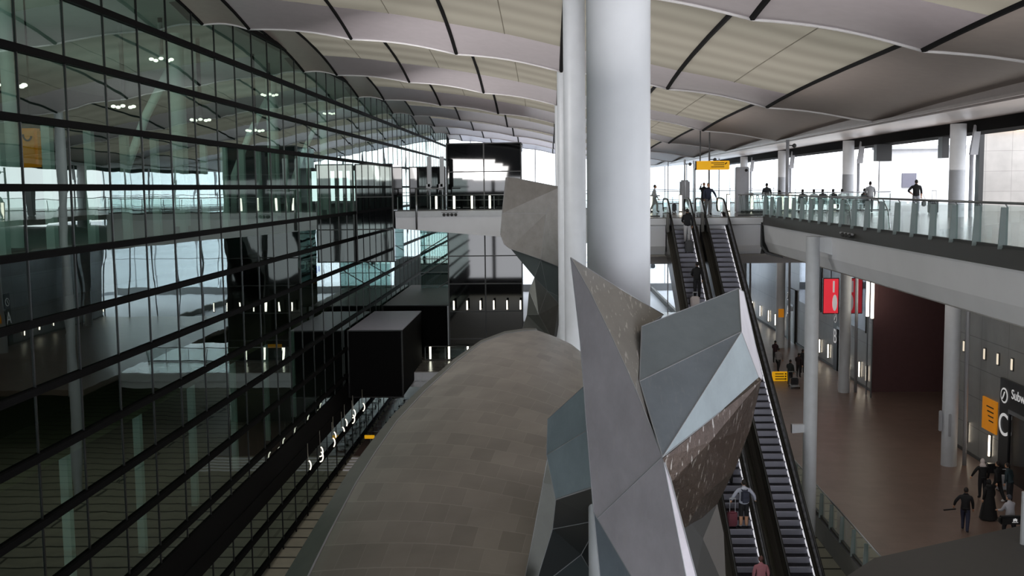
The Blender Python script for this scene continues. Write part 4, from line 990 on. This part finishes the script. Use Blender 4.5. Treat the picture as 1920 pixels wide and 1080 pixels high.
person('person in navy jacket with pale strap stepping onto the right escalator', (8.6, 56.9, 0), 0, 1.74, (40, 46, 66), (150, 148, 150), shoes=(40, 36, 34), pose='walk', larm='out')
# departures deck
person('person in pale coat walking beyond the left balustrade of the deck', (6.4, 64, 0), PI/2, 1.7, (160, 164, 166), (150, 152, 152), pose='walk')
suitcase('dark small suitcase pulled across the departures deck', (7.6, 64, 0), PI/2, (60, 62, 66), .55, .36, .25, .35)
person('person raising both hands behind the navy jacket traveller', (9.7, 66, 0), 0, 1.8, (20, 20, 24), (30, 30, 34), larm='up', rarm='up')
person('person in dark grey jacket standing beside the trolley row', (13.0, 63, 0), PI, 1.72, (52, 56, 58), (60, 62, 64))
person('person in black cloak sitting just right of the dark grey jacket', (14.2, 65, 0), PI, 1.7, (14, 14, 16), (14, 14, 16), pose='sit', scarf=(12, 12, 14))
def bench(x, y, n):
    t = empty('waiting_bench', (x, y, 0), 'row of dark waiting seats %s' % ('under the seated travellers' if y < 66.5 else 'behind'), 'bench')
    for k in range(n):
        MB().rbox((x+k*.62, y-.25, .4), (x+k*.62+.56, y+.25, .46), .02).build('seat', BLACK, t)
        MB().rbox((x+k*.62, y-.29, .5), (x+k*.62+.56, y-.24, .85), .02).build('backrest', BLACK, t)
    MB().box((x, y-.04, .34), (x+n*.62, y+.04, .4)).build('beam', STEEL, t)
    for k in (0, n-1): MB().box((x+k*.62+.2, y-.2, 0), (x+k*.62+.3, y+.2, .34)).build('leg', STEEL, t)
bench(15.6, 66.2, 7)
sitters = [(15.9, (30, 30, 34), 'person in charcoal top at the left end of the seated row', None), (16.6, (22, 22, 26), 'person in black top second in the seated row', None), (17.15, (40, 30, 40), 'person in plum top third in the seated row', None),
           (17.8, (18, 18, 20), 'person in black coat in the middle of the seated row', None), (18.35, (200, 204, 206), 'person in white top in the seated row', None), (19.75, (34, 34, 38), 'person in dark top seated right beside the column', (16, 16, 20))]
for x, c, lab, sc_ in sitters: person(lab, (x, 66.2, 0), PI, 1.76, c, (30, 30, 34), pose='sit', scarf=sc_)
person('person in pale shirt standing between column and white kiosk', (PY(1638, 370, 58).x, 58.6, 0), PI, 1.74, (170, 172, 176), (110, 112, 116), larm='fwd')
pp = PZ(1717, 399, 0)
person('person in black T-shirt and grey trousers standing with hand on hip', pp, PI*.9, 1.8, (18, 18, 22), (150, 152, 160), (180, 180, 182), sleeves='short', larm='hip')
t = empty('handbag', pp+Vector((.42, 0, .42)), 'dark shoulder bag hanging beside the black T-shirt traveller', 'bag')
c_ = pp+Vector((.42, 0, .5))
MB().rbox(c_-Vector((.12, .08, .16)), c_+Vector((.12, .08, .16)), .05).build('pouch', BLACK, t); MB().tube([c_+Vector((-.1, 0, .15)), c_+Vector((-.2, 0, .8)), c_+Vector((.1, 0, .15))], .012, 5).build('strap', BLACK, t)
pq = PZ(1749, 402, 0)
suitcase('black upright suitcase on the deck right of the black T-shirt traveller', pq, PI, (24, 26, 34), .72, .48, .3, .5)
# arrivals level
def arr(u, v): return PZ(u, v, ARR)
g = None
q = arr(1809, 997); person('person in dark jacket and jeans walking alone across the brown floor', q, PI*.85, 1.78, (20, 20, 24), (44, 48, 70), pose='walk', larm='out')
MB().tube([q+Vector((-.42, -.1, .95)), q+Vector((-.9, -.15, .92))], .03, 6).build('umbrella', BLACK, label='rolled black umbrella held out by the lone walker', cat='umbrella')
q = arr(1841, 935); person('person in black coat and pale headscarf near the white column', q, PI, 1.76, (16, 16, 18), (20, 20, 24), scarf=(200, 188, 186), larm='out')
q = arr(1853, 974); person('person in long black dress in front of the pale headscarf', q, PI*1.1, 1.66, (14, 14, 16), (14, 14, 16), dress=True, scarf=(12, 12, 14))
q = arr(1870, 941); person('person in black top and black trousers facing the doorway', q, PI*1.2, 1.78, (14, 14, 16), (16, 16, 18), (220, 220, 220), pose='walk')
q = arr(1893, 942); person('person in dark teal jacket bending by the doorway', q, PI*1.2, 1.7, (34, 50, 56), (30, 30, 34), lean=.12)
q = arr(1893, 1012); person('person in pale grey hoodie carrying a black bag with leaf mark', q, PI*1.12, 1.76, (176, 176, 184), (26, 26, 30), (24, 24, 26), pose='walk', larm='fwd', rarm='fwd', hair=(60, 62, 72), lean=.06)
t = empty('sports_bag', q+Vector((-.1, -.3, .75)), 'black sports bag with white three leaf mark carried by pale hoodie', 'bag')
c_ = q+Vector((-.12, -.42, .92)); MB().rbox(c_-Vector((.5, .14, .16)), c_+Vector((.45, .14, .16)), .07).build('bag_body', BLACK, t)
for k in (-1, 0, 1): MB().ball(c_+Vector((.05+.05*k, -.15, .03+(.02 if k == 0 else 0))), (.028, .01, .06), 8).build('leaf_mark', WINK, t)
MB().box(c_+Vector((-.06, -.155, -.06)), c_+Vector((.16, -.145, -.045))).build('leaf_mark', WINK, t)
q = arr(1850, 886); suitcase('black suitcase leaning by the wall near the lower white column', q+Vector((.15, -.2, 0)), 0, (20, 20, 24), .5, .5, .3, 0)
q = arr(1877, 925); suitcase('pale silver suitcase between two dark travellers near the doorway', q+Vector((.2, .4, 0)), PI, (170, 172, 178), .7, .46, .3, .3)
for (u, v, lab, c, po) in ((1453, 681, 'person in dark red jacket farthest along the brown floor', (44, 18, 26), 'stand'), (1459, 697, 'person in grey shirt pushing along behind the yellow sign', (130, 126, 128), 'walk'),
                       (1481, 722, 'person in dark green jacket standing beside the luggage trolley', (34, 40, 40), 'stand'), (1497, 708, 'person in black with maroon hood behind the luggage trolley', (30, 18, 22), 'stand'),
                       (1504, 700, 'person in black top partly behind the slim white column', (20, 20, 24), 'stand')):
    q = arr(u, v); person(lab, q, PI*.8, 1.76, c, (28, 28, 32), pose=po, larm='fwd')
def trolley(p, lab, grp=None, lug=True, rz=0):
    t = empty('luggage_trolley', p, lab, 'trolley', grp, rz=rz)
    b = MB(); b.tube([(-.28, -.45, .16), (-.28, .4, .2), (-.28, .5, 1.0)], .018, 6); b.tube([(.28, -.45, .16), (.28, .4, .2), (.28, .5, 1.0)], .018, 6)
    b.tube([(-.28, .5, 1.0), (.28, .5, 1.0)], .025, 6); b.tube([(-.28, -.45, .16), (.28, -.45, .16)], .018, 6); local(t, b.build('frame', STEEL, t, smooth=True))
    local(t, MB().box((-.27, -.42, .16), (.27, .35, .19)).build('deck', LGREY, t))
    for x in (-.26, .26):
        for y in (-.38, .38): local(t, MB().tube([(x-.02, y, .07), (x+.02, y, .07)], .07, 10).build('wheel', RUBBER, t))
    return t
q = arr(1489, 727); trolley(q, 'luggage trolley loaded with a dark case on the brown floor')
suitcase('dark case lying on the loaded luggage trolley', q+Vector((0, -.05, .19)), 0, (26, 26, 30), .5, .5, .3, 0)
for k in range(7): trolley((11.5+k*.32, 60.5, 0), 'empty metal luggage trolley nested in the row on the deck', 'nested trolleys on the departures deck', rz=PI/2)
# signs and totems on the deck
p0 = PY(1306, 302, 60); p1 = PY(1368, 318, 60)
t = empty('hanging_sign', ((p0.x+p1.x)/2, 60, p1.z), 'yellow hanging direction sign above the escalator tops', 'sign')
MB().rbox((p0.x, 60, p1.z), (p1.x, 60.3, p0.z), .03).build('panel', YEL, t)
MB().box((p0.x-.08, 59.98, p1.z), (p0.x, 60.32, p0.z)).build('end_cap', BLACK, t)
for k in range(3): MB().box((p1.x-1.05+.15*(k == 1), 59.985, p0.z-.14-.11*k), (p1.x-.3, 59.999, p0.z-.10-.11*k)).build('text_line', INK, t)
MB().tube([(p1.x-.27, 59.98, p0.z-.2), (p1.x-.15, 59.98, p0.z-.1)], .03, 5).build('arrow', INK, t)
for q in (.12, .4): MB().tube([(p0.x+(p1.x-p0.x)*q, 60.15, p0.z), (p0.x+(p1.x-p0.x)*q, 60.15, 5.3)], .04, 6).build('hanger', DGREY, t)
MB().box((p0.x-.12, 60.1, 0), (p0.x-.02, 60.2, p1.z+.1)).build('pole', STEEL, t)
pa = PY(1380, 313, 62)
t = empty('information_totem', (pa.x+.4, 62, 0), 'pale grey information totem with round symbol beside the trolley row', 'totem')
MB().rbox((pa.x, 62, 0), (pa.x+.78, 62.4, pa.z), .04).build('cabinet', LGREY, t)
MB().tube([(pa.x+.6, 61.98, pa.z-.2), (pa.x+.6, 62, pa.z-.2)], .09, 12).build('round_symbol', INK, t)
for (px, vt, Yc, lab) in ((1477, 262, 56, 'tall grey camera pole right of the trolley row'), (1330, 290, 66, 'short camera arm pole above the yellow sign'), (1284, 299, 70, 'slim camera pole left of the yellow sign')):
    p = PY(px, vt, Yc); t = empty('camera_pole', (p.x, Yc, 0), lab, 'pole')
    MB().tube([(p.x, Yc, 0), (p.x, Yc, p.z)], .09 if Yc < 60 else .06, 8).build('pole', LGREY, t, smooth=True)
    MB().tube([(p.x, Yc, p.z-.3), (p.x+.3, Yc, p.z-.3)], .03, 6).build('arm', DGREY, t); MB().ball((p.x+.35, Yc, p.z-.32), .12, 8).build('camera', DGREY, t)
MB().rbox((9.2, 74, 0), (9.9, 74.4, 2.0), .1).build('check_in_post', LGREY, label='grey service post behind the escalator tops', cat='post')
# yellow floor sign on arrivals
p0 = PY(1448, 697, 72); p1 = PY(1477, 722, 72)
t = empty('direction_sign', ((p0.x+p1.x)/2, 72, ARR), 'yellow direction sign standing on the brown arrivals floor', 'sign')
MB().rbox((p0.x, 72, p1.z), (p1.x, 72.1, p0.z), .02).build('panel', YEL, t)
for k in range(4): MB().box((p0.x+.2, 71.985, p0.z-.18-.18*k), (p1.x-.3+.05*k, 71.999, p0.z-.12-.18*k)).build('text_line', INK, t); MB().box((p1.x-.2, 71.985, p0.z-.2-.18*k), (p1.x-.1, 71.999, p0.z-.1-.18*k)).build('icon', INK, t)
for x in (p0.x+.1, p1.x-.1): MB().tube([(x, 72.05, ARR), (x, 72.05, p1.z)], .025, 6).build('leg', STEEL, t)
# tensile queue posts on the deck edge far right: curved bright rails
for k, (u, v) in enumerate(((1598, 403), (1660, 408), (1672, 412))):
    p = PX(u, v, XE+1.2+.3*(k == 2)); MB().tube([p+Vector((-.05, 0, -.5)), p+Vector((0, .4, .3)), p+Vector((.0, .9, .62)), p+Vector((0, 1.5, .62))], .03, 6).build('curved_rail', CHROME, label=['bright curved rail end behind the balcony glass, farthest of three', 'bright curved rail end behind the balcony glass, middle one', 'bright curved rail end behind the balcony glass, nearest one'][k], cat='rail')

# distant trolleys and a small sign along the lowest level, seen past the hull edge
for k in range(9):
    q = PZ(702+k*8, 826-k*10.5, GND+.5); trolley(Vector((q.x, q.y, GND+.045 if q.y > 71 else GND)), 'small luggage trolley in the row on the lowest level beside the hull edge', 'trolleys on the lowest level', rz=k*.2)
q = PZ(694, 820, GND+1.2)
t = empty('direction_sign', (q.x, q.y, GND), 'tiny yellow sign on a post on the lowest level', 'sign')
MB().box((q.x-.4, q.y, GND+1.1), (q.x+.3, q.y+.05, GND+1.35)).build('panel', YEL, t); MB().tube([(q.x, q.y+.03, GND), (q.x, q.y+.03, GND+1.1)], .03, 6).build('post', STEEL, t)
t = empty('security_camera', (-7.2, 74.9, -.1), 'cluster of small grey cameras fixed to the footbridge edge', 'camera')
for k in range(4): MB().ball((-7.6+k*.28, 74.88, -.28), .12, 8).build('dome', DGREY, t)
MB().tube([(-7.8, 74.96, -.1), (-6.6, 74.96, -.1)], .04, 6).build('arm', LGREY, t)
